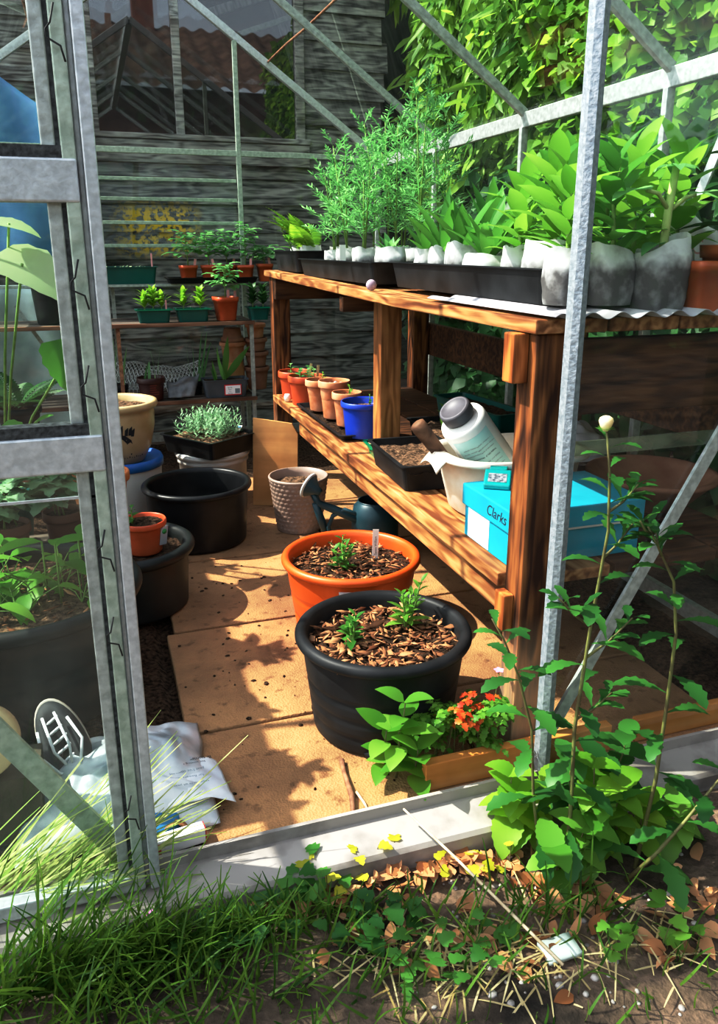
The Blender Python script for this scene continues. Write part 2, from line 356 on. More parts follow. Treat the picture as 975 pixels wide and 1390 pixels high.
# front gable
w = SE('wall_front')
MB().bx(-.045, -.012, 1.192, 1.222, 0, 1.95).build('door_jamb', ALU_G, w)
g = MB(); 
g.add([V((x, y, 0)) for x, y in ((.779,1.180),(.790,1.172),(.803,1.176),(.811,1.19),(.811,1.225),(.803,1.225),(.795,1.195),(.779,1.20))] +
      [V((x, y, 2.05)) for x, y in ((.779,1.180),(.790,1.172),(.803,1.176),(.811,1.19),(.811,1.225),(.803,1.225),(.795,1.195),(.779,1.20))],
      [(i, (i+1) % 8, (i+1) % 8+8, i+8) for i in range(8)], False)
g.build('door_jamb', ALU_J, w)
MB().bar((-.035,1.205,.02), (-.46,1.205,.74), .036, .008, (0,1,0)).build('corner_brace', ALU_G, w)
MB().bar((.822,1.205,.10), (1.38,1.205,1.10), .026, .008, (0,1,0)).build('corner_brace', ALU_D, w)
pane('glass_pane', [(XL,1.214,.01),(-.03,1.214,.01),(-.03,1.214,.685),(XL,1.214,.685)], GLASS_L, w)
pane('glass_pane', [(XL,1.209,.67),(-.03,1.209,.67),(-.03,1.209,1.50),(XL,1.209,1.50)], GLASS, w)
pane('glass_pane', [(.815,1.214,.01),(XR,1.214,.01),(XR,1.214,.705),(.815,1.214,.705)], GLASS_R, w)
pane('glass_pane', [(.815,1.208,.675),(XR,1.208,.675),(XR,1.208,1.5),(.815,1.208,1.5)], GLASS_R, w)
MB().bx(.822, XR, 1.2095, 1.2125, .676, .704).build('pane_overlap', glassmat('mossy_overlap', (.7,.8,.68), .25, (.35,.42,.30)), w)
for s in (-1, 1):
    MB().bar((XC, YF+.012, ZA), (XC+s*(XR-XC), YF+.012, ZE), .03, .03, (0,1,0)).build('rafter', ALU, w)
MB().bx(-.62, .83, 1.172, 1.19, 1.93, 1.97).build('door_track', ALU, w)
# sliding door standing open on the left
d = SE('door_1')
g = MB(); g.bx(.004, .021, 1.135, 1.165, .0, 1.9); g.bx(-.004, .004, 1.15, 1.165, .0, 1.9); g.build('stile', ALU, d, bevel=.002)
MB().bx(-.022, -.004, 1.140, 1.165, .0, 1.9).build('stile_channel', ALU_G, d, bevel=.002)
MB().bx(-.046, -.028, 1.150, 1.168, .0, 1.9).build('stile_channel', ALU_D, d, bevel=.002)
MB().bx(-.028, -.022, 1.152, 1.168, .0, 1.9).build('black_seal', RUBBER, d)
MB().bx(-.62, -.004, 1.138, 1.165, 1.106, 1.160).build('door_rail', ALU, d, bevel=.003)
MB().bx(-.62, -.004, 1.138, 1.165, .742, .796).build('door_rail', ALU, d, bevel=.003)
MB().bx(-.62, -.006, 1.141, 1.168, 1.160, 1.175).build('black_seal', RUBBER, d)
MB().bx(-.62, -.006, 1.141, 1.168, .796, .812).build('black_seal', RUBBER, d)
MB().bx(-.62, -.004, 1.138, 1.165, .0, .03).build('door_rail', ALU, d, bevel=.003)
MB().bx(-.64, -.61, 1.138, 1.165, .0, 1.9).build('stile', ALU, d, bevel=.002)
pane('glass_pane', [(-.62,1.156,.02),(-.02,1.156,.02),(-.02,1.156,.75),(-.62,1.156,.75)], GLASS_L, d)
pane('glass_pane', [(-.62,1.156,.80),(-.02,1.156,.80),(-.02,1.156,1.12),(-.62,1.156,1.12)], GLASS, d)
pane('glass_pane', [(-.62,1.156,1.15),(-.02,1.156,1.15),(-.02,1.156,1.88),(-.62,1.156,1.88)], GLASS, d)
MB().bx(-.6, -.02, 1.152, 1.155, .700, .704).build('pane_edge', ALU, d)
for z in (1.30, 1.00, .86, .62, .48, .16):
    p = [(-.014+a, 1.134-.004*(i % 2), z+b_) for i, (a, b_) in enumerate(((0,.035),(-.006,.012),(-.012,.006),(-.012,-.004),(.004,-.012),(.008,-.03)))]
    MB().tube(p, .0013, 5).build('glazing_clip', DARKWIRE, d)
# right side wall
w = SE('wall_right')
MB().bx(XR-.012, XR+.012, YF, YB, 1.478, 1.532).build('eave_bar', ALU_D, w, bevel=.003)
MB().bx(XR-.012, XR+.012, YF, YB, 0, .05).build('base_bar', ALU_D, w)
for y in YS: MB().bx(XR-.018, XR+.01, y-.011, y+.011, .05, 1.48).build('glazing_bar', ALU_D, w, bevel=.003)
for y0, y1 in zip(YS, YS[1:]): pane('glass_pane', [(XR,y0,.05),(XR,y1,.05),(XR,y1,1.48),(XR,y0,1.48)], GLASS, w)
a, b_ = PX(975, 203, XR-.02), PX(945, 274, XR-.02); MB().bar(a+(a-b_)*1.2, b_+(b_-a)*2.5, .03, .006, (1,0,0)).build('corner_brace', ALU, w)
# left side wall
w = SE('wall_left')
MB().bx(XL-.012, XL+.012, YF, YB, 1.478, 1.532).build('eave_bar', ALU_D, w)
for y in YS: MB().bx(XL-.01, XL+.018, y-.011, y+.011, 0, 1.48).build('glazing_bar', ALU_D, w)
for y0, y1 in zip(YS, YS[1:]): pane('glass_pane', [(XL,y0,.0),(XL,y1,.0),(XL,y1,1.48),(XL,y0,1.48)], GLASS, w)
# roof
w = SE('roof')
MB().bx(XC-.02, XC+.02, YF, YB, ZA-.03, ZA+.01).build('ridge_bar', ALU, w)
for s in (-1, 1):
    xe = XC+s*(XR-XC)
    for y in YS[1:-1]:
        g = MB(); g.bar((XC, y, ZA), (xe, y, ZE), .03, .012, (0,1,0)); g.bar((XC, y, ZA-.014), (xe, y, ZE-.014), .012, .02, (0,1,0)); g.build('rafter', ALU_D, w, bevel=.002)
    for y0, y1 in zip(YS, YS[1:]): pane('glass_pane', [(XC,y0,ZA),(xe,y0,ZE),(xe,y1,ZE),(XC,y1,ZA)], GLASS, w)
a = PY(455, 0, 3.7); b_ = PY(364, 84, 4.41); MB().tube([b_, b_.lerp(a, .3)+V((0,0,.004)), b_.lerp(a,.6)-V((0,0,.004)), a, a+(a-b_)*.5], .006, 6).build('rusty_tie_rod', RUST, w)
a = PY(28, -10, 3.9); b_ = PY(47, 57, 4.41); MB().tube([b_, b_.lerp(a,.5), a, a+(a-b_)*.8], .006, 6).build('rusty_tie_rod', RUST, w)
# back gable
w = SE('wall_gable')
for s in (-1, 1): MB().bar((XC, YB, ZA), (XC+s*(XR-XC), YB, ZE), .036, .03, (0,1,0)).build('rafter', ALU, w, bevel=.002)
for x in (-.085, .80):
    MB().bx(x-.012, x+.012, YB-.015, YB+.01, .0, roofz(x)-.02).build('mullion', ALU_G, w, bevel=.002)
MB().bx(XL, XR, YB-.012, YB+.008, 1.512, 1.54).build('cross_bar', ALU_G, w, bevel=.002)
MB().bx(XL, XR, YB-.012, YB+.008, .0, .05).build('base_bar', ALU_D, w)
for x0, x1 in ((XL, -.085), (-.085, .80), (.80, XR)):
    pts = [(x0,YB,0),(x1,YB,0),(x1,YB,roofz(x1))] + ([(XC,YB,ZA)] if x0 < XC < x1 else []) + [(x0,YB,roofz(x0))]
    pane('glass_pane', pts, GLASS, w)
w = SE('window_2')           # louvre vent in the gable
for py in (243, 270, 302, 333):
    z = PY(225, py, YB+.02).z
    pane('louvre_blade', [(-.07,YB+.02,z),(.785,YB+.02,z),(.785,YB+.05,z+.10),(-.07,YB+.05,z+.10)], GLASS, w)
    MB().bx(-.07, .785, YB+.012, YB+.024, z-.011, z+.007).build('louvre_edge', ALU_G, w, bevel=.002)

# shed behind
w = SE('wall_back')
ys = 5.0
m, nt, b, out = _base('lichen_boards'); L = nt.links
m2 = SHEDW.copy(); m2.name = 'weathered_shed_boards'; nt = m2.node_tree; L = nt.links; b = nt.nodes['Principled BSDF']
src = b.inputs['Base Color'].links[0].from_socket
tc = ND(nt, 'ShaderNodeTexCoord'); sp = ND(nt, 'ShaderNodeSeparateXYZ'); L.new(tc.outputs['Object'], sp.inputs[0])
nz = ND(nt, 'ShaderNodeTexNoise', Scale=38.0, Detail=6); L.new(tc.outputs['Object'], nz.inputs['Vector'])
def band(sock, a, b2, c, d_):
    r1 = ND(nt, 'ShaderNodeMapRange'); r1.inputs[1].default_value = a; r1.inputs[2].default_value = b2; L.new(sock, r1.inputs[0])
    r2 = ND(nt, 'ShaderNodeMapRange'); r2.inputs[1].default_value = c; r2.inputs[2].default_value = d_; r2.inputs[3].default_value = 1; r2.inputs[4].default_value = 0; L.new(sock, r2.inputs[0])
    q = ND(nt, 'ShaderNodeMath', operation='MULTIPLY'); L.new(r1.outputs[0], q.inputs[0]); L.new(r2.outputs[0], q.inputs[1]); return q.outputs[0]
q = ND(nt, 'ShaderNodeMath', operation='MULTIPLY'); L.new(band(sp.outputs['X'], .12, .25, .55, .68), q.inputs[0]); L.new(band(sp.outputs['Z'], .98, 1.06, 1.25, 1.32), q.inputs[1])
r3 = ND(nt, 'ShaderNodeMapRange'); r3.inputs[1].default_value = .44; r3.inputs[2].default_value = .54; L.new(nz.outputs['Fac'], r3.inputs[0])
q2 = ND(nt, 'ShaderNodeMath', operation='MULTIPLY'); L.new(q.outputs[0], q2.inputs[0]); L.new(r3.outputs[0], q2.inputs[1])
mx = ND(nt, 'ShaderNodeMix', data_type='RGBA'); L.new(q2.outputs[0], mx.inputs[0]); L.new(src, mx.inputs[6]); mx.inputs[7].default_value = (.80, .52, .03, 1); L.new(mx.outputs[2], b.inputs['Base Color'])
g = MB(); z = -.1; k = 0
while z < 2.5:
    h = .155; xs = [(-2.6, 1.80 + .02*((k*7) % 3))]
    if 1.68 < z + .13 and z < 2.55: xs = [(-2.6, .075), (1.31, 1.80 + .02*((k*7) % 3))]
    for x0, x1 in xs:
        dz = .004*math.sin(k*2.3)
        vs = [(x, y, zz) for x in (x0, x1) for y, zz in ((ys-.028, z+dz), (ys-.006, z+h+.015+dz), (ys+.02, z+h+.015+dz), (ys+.02, z+dz))]
        g.add(vs, [(0,4,5,1),(1,5,6,2),(3,2,6,7),(0,3,7,4),(0,1,2,3),(4,7,6,5)], False)
    z += h; k += 1
g.build('weatherboards', m2, w)
MB().bx(-2.6, 1.79, ys+.03, ys+.06, -.1, 2.6).build('shed_lining', mat('dark_lining', (.01,.01,.01)), w)
MB().bx(-2.7, 1.9, ys-.08, ys+2.4, 2.62, 2.68).build('shed_roof', mat('dark_felt', (.03,.03,.03), (.06,.06,.06), 20, .9), w)
wn = SE('window_1')
g = MB(); g.bx(.06, 1.33, ys-.05, ys-.01, 1.52, 1.64).build('window_plank', SHED_TRIM, wn)
MB().bx(.055, 1.34, ys-.06, ys-.0, 1.645, 1.675).build('window_sill', SHED_TRIM, wn, bevel=.004)
g = MB()
g.bx(.075, .12, ys-.04, ys, 1.675, 2.55); g.bx(1.255, 1.31, ys-.04, ys, 1.675, 2.55); g.bx(.075, 1.31, ys-.04, ys, 2.50, 2.55)
g.build('window_frame', SHED_TRIM, wn, bevel=.004)
MB().bx(.545, .592, ys-.035, ys, 1.675, 2.5).build('window_mullion', SHED_TRIM, wn, bevel=.004)
m, nt, b, out = _base('dark_reflecting_glass')
b.inputs['Base Color'].default_value = (.012,.014,.016,1); b.inputs['Roughness'].default_value = .015; b.inputs['IOR'].default_value = 2.0
pane('window_pane', [(.12,ys-.012,1.675),(.545,ys-.012,1.675),(.545,ys-.012,2.5),(.12,ys-.012,2.5)], m, wn)
pane('window_pane', [(.592,ys-.0118,1.675),(1.255,ys-.0118,1.675),(1.255,ys-.0118,2.5),(.592,ys-.0118,2.5)], m, wn)

# neighbouring house that the shed window mirrors
ym = 2*(ys-.012)
def mir(px, py, yv): p = PY(px, py, yv); return V((p.x, ym-p.y, p.z))
e0 = mir(260, 118, 21.0); r0 = mir(260, 40, 24.5)
hx0, hx1 = e0.x-7, e0.x+7
hs = thing('house', 'pantile-roofed house mirrored in the dark shed window', 'house', (e0.x, e0.y, -.1))
def rl(p): return V(p) - V(hs.location)
g = MB()
nx, ny = 420, 22
def tile(u, v):
    x = hx0 + (hx1-hx0)*u; p = e0.lerp(r0, v); row = v*11
    return rl((x, p.y, p.z + .05*math.sin(u*(hx1-hx0)/.24*2*PI*.5) - .05*(row % 1) ))
g.grid(tile, nx, 44, False)
g.build('tiled_roof', mat('old_pantiles', (.07,.038,.026), (.19,.11,.075), 3, .9), hs)
MB().bx(hx0-e0.x+.2, hx1-e0.x-.2, r0.y-e0.y-3, -.3, 0, e0.z+.1).build('house_wall', mat('dim_brick', (.10,.06,.045), (.16,.10,.08), 5, .9), hs)
def bxp(px0, px1, py0, py1, yv, dep):
    a = rl(mir(px0, py1, yv)); b_ = rl(mir(px1, py0, yv)); return MB().bx(min(a.x,b_.x), max(a.x,b_.x), a.y-dep, a.y, min(a.z, b_.z), max(a.z, b_.z))
bxp(182, 206, -14, 48, 24.4, .6).build('chimney', mat('chimney_brick', (.20,.06,.04), (.32,.12,.08), 5, .9), hs)
bxp(144, 150, 18, 44, 24.4, .25).build('chimney_pot', TERRA_D, hs)

# hedges and shrubs outside on the right
def scatter(mb, n, fpos, L0, L1, wr, shape, out=(-.55,-.35,.6), droop=.5, seg=3, serr=0):
    o_ = V(out).normalized()
    for _ in range(n):
        p = fpos(); 
        if p is None: continue
        d = V((R_.gauss(-.25,.5), R_.gauss(-.15,.5), R_.gauss(-droop,.45)))
        up = o_ + V((R_.gauss(0,.4), R_.gauss(0,.4), R_.gauss(0,.4)))
        l = R_.uniform(L0, L1); mb.leaf(p, d, up, l, l*wr, R_.uniform(0,.5), R_.uniform(.05,.3), shape, seg, serr)
def hedge_pos(y0, y1, z0, z1, x0, dens=.4):
    def f():
        y, z = R_.uniform(y0, y1), R_.uniform(z0, z1)
        n_ = noi((0, y*1.6, z*1.6)); n2 = noi((5, y*5, z*5))
        return V((x0 + .22*n_ + .10*n2 + abs(R_.gauss(0, .10)), y, z))
    return f
def branches(mb, n, y0, y1, z1, x):
    for _ in range(n):
        y = R_.uniform(y0, y1); p = [V((x+R_.uniform(0,.15), y, -.05))]
        for k in range(7): p.append(p[-1] + V((R_.uniform(-.06,.06), R_.uniform(-.15,.15), z1/7)))
        mb.tube(p, [.014*(1-i/9) for i in range(8)], 5)
for i, (y0, y1, lab) in enumerate(((.55, 2.15, 'leafy vine hedge beyond the right glass, nearest the door post'), (2.1, 3.6, 'leafy vine hedge beyond the middle panes of the right glass wall'), (3.5, 4.85, 'leafy vine hedge beyond the far panes, below the drooping shrub'))):
    t = thing('vine_hedge', lab, 'hedge', (2.1, (y0+y1)/2, -.06), 'hedge plants outside the right glass wall')
    o_ = V(t.location); g = MB(); A = (y1-y0)
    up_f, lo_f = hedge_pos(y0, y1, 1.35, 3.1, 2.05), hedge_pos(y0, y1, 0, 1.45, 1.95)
    scatter(g, int(3200*A), lambda: up_f()-o_, .05, .09, .85, 'heart', seg=3, serr=.12)
    g.build('foliage', LF_VINE if i < 2 else LF_HEDGE, t)
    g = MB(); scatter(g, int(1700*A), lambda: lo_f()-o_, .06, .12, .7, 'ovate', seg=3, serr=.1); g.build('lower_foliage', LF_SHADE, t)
    g = MB(); branches(g, 7, y0-o_.y, y1-o_.y, 3.0, .12); g.build('stem', BARKM, t)
t = thing('drooping_shrub', 'tall shrub with narrow drooping leaves between shed and hedge', 'shrub', (2.35, 5.3, -.06))
o_ = V(t.location); g = MB()
def wp():
    c, r = R_.choice([((2.25,4.75,2.5),.6),((2.1,4.7,1.95),.38),((2.3,4.2,2.75),.5),((2.1,5.1,3.1),.6),((2.25,4.6,1.5),.5),((2.3,4.0,2.0),.45)])
    q = V((R_.gauss(0,1), R_.gauss(0,1), R_.gauss(0,1))).normalized()
    if q.y > .4: q.y = -q.y
    p = V(c) + q*r*R_.uniform(.7,1.05); p.x = max(p.x, 1.93 + .1*R_.random()); p.y = min(p.y, 5.6)
    return p - o_
scatter(g, 5600, wp, .13, .21, .2, 'lance', (-.5,-.5,.6), .75, 3)
g.build('foliage', LF_HEDGE, t)
g = MB(); branches(g, 12, -.5, .4, 3.0, .1); g.build('stem', BARKM, t)
w = MB(); w.bx(3.12, 3.2, -1, 6.6, -.1, 3.8); w.bx(1.9, 3.2, 6.4, 6.5, -.1, 3.8); S('hedge_backing', w, mat('dark_hedge_backing', (.01,.02,.01), (.02,.035,.015), 5, .9))  # dark backing added behind the hedge to block sky and darken leaf gaps

t = thing('garden_hedge', 'dark garden hedge across the lawn, mirrored faintly in the glass', 'hedge', (1.5,-5.2,-.1)); o_ = V(t.location); g = MB()
scatter(g, 2600, lambda: V((R_.uniform(-6,8), R_.gauss(-5,.12), R_.uniform(0,2.3)))-o_, .12, .26, .7, 'ovate', (0,.8,.4), .3, 2); g.build('foliage', LF_SHADE, t)
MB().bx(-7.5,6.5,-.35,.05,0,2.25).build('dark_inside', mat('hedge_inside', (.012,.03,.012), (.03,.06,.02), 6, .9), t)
# daylight
sun_d = bpy.data.lights.new('sun', 'SUN'); sun_d.energy = 8.0; sun_d.angle = .009; sun_d.color = (1, .955, .88)
sun = bpy.data.objects.new('sun', sun_d); COL.objects.link(sun)
SUNV = V((-.58, .24, .78)).normalized(); sun.rotation_euler = SUNV.to_track_quat('Z', 'Y').to_euler(); sun.location = (-3, 0, 5)
wd = bpy.data.worlds.new('world'); sc.world = wd; wd.use_nodes = True; nt = wd.node_tree
sk = nt.nodes.new('ShaderNodeTexSky'); sk.sky_type = 'NISHITA'; sk.sun_disc = False; sk.sun_elevation = math.radians(48); sk.sun_rotation = math.radians(-80)
hv = nt.nodes.new('ShaderNodeHueSaturation'); hv.inputs['Saturation'].default_value = .45; nt.links.new(sk.outputs[0], hv.inputs['Color'])
nt.links.new(hv.outputs[0], nt.nodes['Background'].inputs[0]); nt.nodes['Background'].inputs[1].default_value = .42
sc.view_settings.view_transform = 'Standard'; sc.view_settings.look = 'None'; sc.view_settings.exposure = .12
sc.cycles.transparent_max_bounces = 24; sc.cycles.max_bounces = 8; sc.cycles.sample_clamp_indirect = 4

sc.view_settings.use_curve_mapping = True
_cv = sc.view_settings.curve_mapping.curves[3]
_cv.points.new(.20, .135); _cv.points.new(.62, .69); sc.view_settings.curve_mapping.update()
# ---------------------------------------------------------------- plant generators (return foliage, stem builders)
def azd(az, el): return V((math.cos(az)*math.cos(el), math.sin(az)*math.cos(el), math.sin(el)))
def leafy(G, T, b, h, lean=(0,0,0), n=10, L=.06, W=.02, el=(.9,.2), curl=.5, shape='lance', start=.15, r=.003, opp=False, tip=.5, serr=0, seg=4, fold=.2, grow=0, az0=None):
    b = V(b); tp = b + V((0,0,h)) + V(lean); k = 5
    pth = [b.lerp(tp, i/k) + V((math.sin(i*1.7+b.x*50), math.cos(i*2.1+b.y*50), 0))*h*.015 for i in range(k+1)]
    if T is not None: T.tube(pth, [r*(1-.55*i/k) for i in range(k+1)], 6)
    az = R_.uniform(0, 6.3) if az0 is None else az0
    for i in range(n):
        t = start + (1-start)*(i/(max(1, n-1))); p = b.lerp(tp, t)
        e = el[0] + (el[1]-el[0])*t + R_.uniform(-.15,.15)
        sz = (1 - tip*t + grow*t)*R_.uniform(.8,1.15)
        for q in ((0, PI) if opp else (0,)):
            G.leaf(p, azd(az+q+R_.uniform(-.2,.2), e), V((0,0,1)), L*sz, W*sz, curl*R_.uniform(.6,1.3), fold, shape, seg, serr)
        az += PI/2 if opp else 2.4
def rosette(G, b, n, L, W, el=(.5,1.3), curl=.5, shape='lance', seg=5, serr=0, fold=.25):
    for i in range(n):
        G.leaf(V(b), azd(i*2.4+R_.uniform(-.2,.2), R_.uniform(*el)), V((0,0,1)), L*R_.uniform(.7,1.15), W*R_.uniform(.8,1.1), curl*R_.uniform(.5,1.4), fold, shape, seg, serr)
def compound(G, T, b, d, L, k=5, l=.03, w=.018, droop=.6, serr=.25):
    b = V(b); d = d.normalized(); pts = [b + d*(L*t) - V((0,0,1))*(droop*L*t*t*.5) for t in (0,.33,.66,1)]
    if T is not None: T.tube(pts, .0012, 4)
    s = d.cross(V((0,0,1))); s = s.normalized() if s.length > 1e-4 else V((1,0,0))
    for i in range(k//2):
        p = pts[1+min(i,1)] if k < 6 else pts[1].lerp(pts[3], i/(k//2))
        for q in (-1, 1):
            G.leaf(p, d*.6+s*q*1.0-V((0,0,.25)), V((0,0,1)), l*R_.uniform(.8,1.1), w, .5, .2, 'ovate', 6, serr)
    G.leaf(pts[3], d-V((0,0,.5)), V((0,0,1)), l*1.3, w*1.3, .5, .2, 'ovate', 6, serr)
def tomato(G, T, b, h, n=6, L=.06, l=.035, w=.02, lean=(0,0,0)):
    b = V(b); tp = b+V((0,0,h))+V(lean); T.tube([b, b.lerp(tp,.5), tp], [.003,.0025,.0015], 6)
    az = R_.uniform(0,6)
    for i in range(n):
        t = .35+.65*i/(n-1); compound(G, T, b.lerp(tp,t), azd(az, .5+.4*t), L*R_.uniform(.8,1.15)*(1.1-.4*t), 5, l*(1.1-.35*t), w*(1.1-.35*t)); az += 2.4
def blades(G, b, n, L, W, el=(1.1,1.5), curl=.25, spread=.015):
    for i in range(n):
        G.leaf(V(b)+V((R_.gauss(0,spread), R_.gauss(0,spread), 0)), azd(R_.uniform(0,6.3), R_.uniform(*el)), azd(R_.uniform(0,6.3),0), L*R_.uniform(.6,1.1), W, curl*R_.random(), .1, 'blade', 6)
def feathery(G, T, b, h, n=16, bl=.10, m=9, lean=(0,0,0)):
    b = V(b); tp = b+V((0,0,h))+V(lean); T.tube([b, b.lerp(tp,.5), tp], [.0035,.0028,.0015], 6)
    az = R_.uniform(0,6)
    for i in range(n):
        t = .18+.82*i/(n-1); p = b.lerp(tp, t); sgn = bl*(1.15-.55*t)*R_.uniform(.8,1.2); d = azd(az, .45+.5*t)
        az += PI/2+R_.uniform(-.5,.5)
        for q in range(m):
            s = .25+.75*q/(m-1); c = p + d*sgn*s - V((0,0,.12*sgn*s*s))
            for sg in (-1, 1):
                dd = d*.9 + d.cross(V((0,0,1))).normalized()*sg*.9 + V((R_.gauss(0,.3),R_.gauss(0,.3),R_.gauss(.1,.3)))
                G.leaf(c, dd, V((R_.gauss(0,.5),R_.gauss(0,.5),1)), sgn*.36*(1.15-.5*s), .0045, .3, 0, 'lance', 2)
        G.leaf(p, d, V((0,0,1)), sgn, .004, .2, 0, 'lance', 3)
def frond(G, b, d, L, n=16, w=.05, curl=.7):
    b = V(b); d = d.normalized(); s = d.cross(V((0,0,1))).normalized(); nr = s.cross(d)
    P_ = lambda t: b + d*L*t*(1-.15*t) - nr*(curl*L*t*t*.5)
    for i in range(n):
        t = .12+.88*i/n; l = w*(math.sin(PI*min(1,t*.8+.18)))*(1.05-t*.5)
        for q in (-1,1): G.leaf(P_(t), s*q+d*.45-nr*.15, nr, l, l*.28, .3, .1, 'lance', 3)
    for i in range(6): G.leaf(P_(i/6), (P_((i+1)/6)-P_(i/6)), nr, L/5.5, .003, 0, 0, 'lance', 2)

# ---------------------------------------------------------------- containers
def pot_prof(r, h, ratio, rimh=.03, rimo=.006, wall=.004, lip=None):
    rb = r*ratio; zt = h-rimh; rt = rb+(r-rimo-rb)*(zt/h)
    p = [(rb*.0,0),(rb*.97,0),(rb,.004)] + [(rb+(rt-rb)*k/4, .004+(zt-.004)*k/4) for k in range(1,5)]
    p += [(r-.001,zt+.002),(r,zt+.006),(r,h-.004),(r-.002,h),(r-wall,h),(r-wall-.002,h-.003),(rb*.9+(r-rb*.9)*.75-wall, h*.62),(rb-wall, .012),(0,.010)]
    return p
def soil_disk(r, z, bump=.006, n=36, rings=9):
    g = MB(); vs = [V((0,0,z+bump))]; fs = []
    sd = R_.uniform(0,50)
    for i in range(1, rings+1):
        for j in range(n):
            a = 2*PI*j/n; rr = r*i/rings; p = V((rr*math.cos(a), rr*math.sin(a), 0))
            p.z = z + bump*(noi((p.x*30+sd,p.y*30,0))+.8*noi((p.x*80,p.y*80+sd,2)))*(1 if i < rings else .3) + bump*.5; vs.append(p)
    for j in range(n): fs.append((0, 1+j, 1+(j+1)%n))
    for i in range(rings-1):
        for j in range(n): a = 1+i*n; fs.append((a+j, a+n+j, a+n+(j+1)%n, a+(j+1)%n))
    g.add(vs, fs); return g
def soil_rect(x0, x1, y0, y1, z, bump=.006, n=16):
    sd = R_.uniform(0,50)
    return MB().grid(lambda u, v: V((x0+(x1-x0)*u, y0+(y1-y0)*v, z+bump*(noi(((x0+u*(x1-x0))*35+sd, v*(y1-y0)*35, 0))+.8*noi((u*9, v*9+sd, 3))))), n, n)
def pot(name, label, cat, loc, r, h, ratio, m, group=None, soil=SOIL, fill=.85, rimh=.03, rimo=.006, soil_bump=.006):
    t = thing(name, label, cat, loc, group)
    MB().lathe(pot_prof(r, h, ratio, rimh, rimo), 44).build('pot', m, t)
    if soil: soil_disk((r*ratio+(r-r*ratio)*fill)-.008, h*fill, soil_bump).build('soil', soil, t)
    return t
def foliage(t, G, m, T=None, sm=None, name='foliage'):
    o = G.build(name, m, t)
    if T is not None and T.v: T.build('stem', sm or STEM_G, o)
    return o
def marker(t, x, y, z, h, w=.012, m=PINKLAB, lean=(0,0), rz=0.0):
    M = Matrix.Translation((x,y,z)) @ Matrix.Rotation(rz,4,'Z') @ Matrix.Rotation(lean[0],4,'X') @ Matrix.Rotation(lean[1],4,'Y')
    return MB().bx(-w/2, w/2, -.0008, .0008, -.02, h, M).build('plant_label', m, t)
def tray(name, label, cat, loc, lx, ly, h, m, group=None, rz=0, lip=.008, taper=.012, wall=.003):
    t = thing(name, label, cat, loc, group, rz=rz)
    a, b = lx/2, ly/2; g = MB()
    rings = [(a-taper,b-taper,0),(a,b,h-.003),(a+lip,b+lip,h-.003),(a+lip,b+lip,h),(a-wall,b-wall,h),(a-taper-wall,b-taper-wall,.004)]
    vs = []; 
    def rr(A, B, z, c=.015):
        o_ = []
        for cx, cy, a0 in ((A-c,B-c,0),(-A+c,B-c,PI/2),(-A+c,-B+c,PI),(A-c,-B+c,1.5*PI)):
            for k in range(4): o_.append(V((cx+c*math.cos(a0+k*PI/6), cy+c*math.sin(a0+k*PI/6), z)))
        return o_
    for A, B, z in rings: vs += rr(A, B, z)
    fs = [(i*16+j, i*16+(j+1)%16, (i+1)*16+(j+1)%16, (i+1)*16+j) for i in range(5) for j in range(16)]
    fs += [tuple(range(15,-1,-1)), tuple(80+j for j in range(16))]
    g.add(vs, fs, False); g.build('tray_body', m, t); return t

# ---------------------------------------------------------------- potting bench (right)
bench = thing('potting_bench', 'brown timber two-tier potting bench along the right glass wall', 'bench', (.75, 1.27, 0))
def bp_(name, mb, m, **k):
    o0 = V(bench.location); mb.v = [tuple(V(p)-o0) for p in mb.v]; return mb.build(name, m, bench, **k)
def ztop(y): return .926 + max(0, (y-2.0))*.016
def board_bent(x0, x1, y0, y1, th):
    g = MB(); n = 10; vs = []
    for i in range(n+1):
        y = y0+(y1-y0)*i/n; z = ztop(y); vs += [V((x0,y,z-th)),V((x1,y,z-th)),V((x1,y,z)),V((x0,y,z))]
    fs = [(0,1,2,3),(n*4+3,n*4+2,n*4+1,n*4)]
    for i in range(n):
        for j in range(4): fs.append((i*4+j, i*4+4+j, i*4+4+(j+1)%4, i*4+(j+1)%4))
    g.add(vs, fs, False); return g
for x0, x1 in ((.748,.90),(.905,1.06),(1.065,1.22),(1.225,1.38),(1.385,1.54)): bp_('top_board', board_bent(x0, x1, 1.245, 3.62, .026), WOOD_Y, bevel=.003)
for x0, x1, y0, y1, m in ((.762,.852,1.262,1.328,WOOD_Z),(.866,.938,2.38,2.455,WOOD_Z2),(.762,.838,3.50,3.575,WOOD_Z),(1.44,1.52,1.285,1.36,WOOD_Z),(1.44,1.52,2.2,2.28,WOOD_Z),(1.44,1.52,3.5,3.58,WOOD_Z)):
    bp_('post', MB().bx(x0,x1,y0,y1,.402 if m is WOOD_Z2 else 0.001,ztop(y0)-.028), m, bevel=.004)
WOOD_R = wood('reddish_bench_wood', (.16,.045,.012), (.36,.12,.03), (.60,.26,.08), 2, 2.0, bump=.5)
bp_('cross_rail', MB().bx(.728,.761,1.285,1.325,.805,.898), WOOD_R, bevel=.003)
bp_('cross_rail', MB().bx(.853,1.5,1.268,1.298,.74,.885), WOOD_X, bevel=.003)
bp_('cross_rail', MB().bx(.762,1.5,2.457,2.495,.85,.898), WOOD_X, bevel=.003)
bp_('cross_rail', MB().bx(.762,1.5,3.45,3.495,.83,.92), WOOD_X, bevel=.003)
bp_('lower_front_board', MB().bx(.746,.862,1.330,3.498,.372,.402), WOOD_Y, bevel=.003)
bp_('lower_front_rail', MB().bx(.768,.798,1.330,3.10,.30,.371), WOOD_Y, bevel=.003)
bp_('lower_front_rail', MB().bx(.738,.761,1.285,1.325,.29,.371), WOOD_R, bevel=.003)
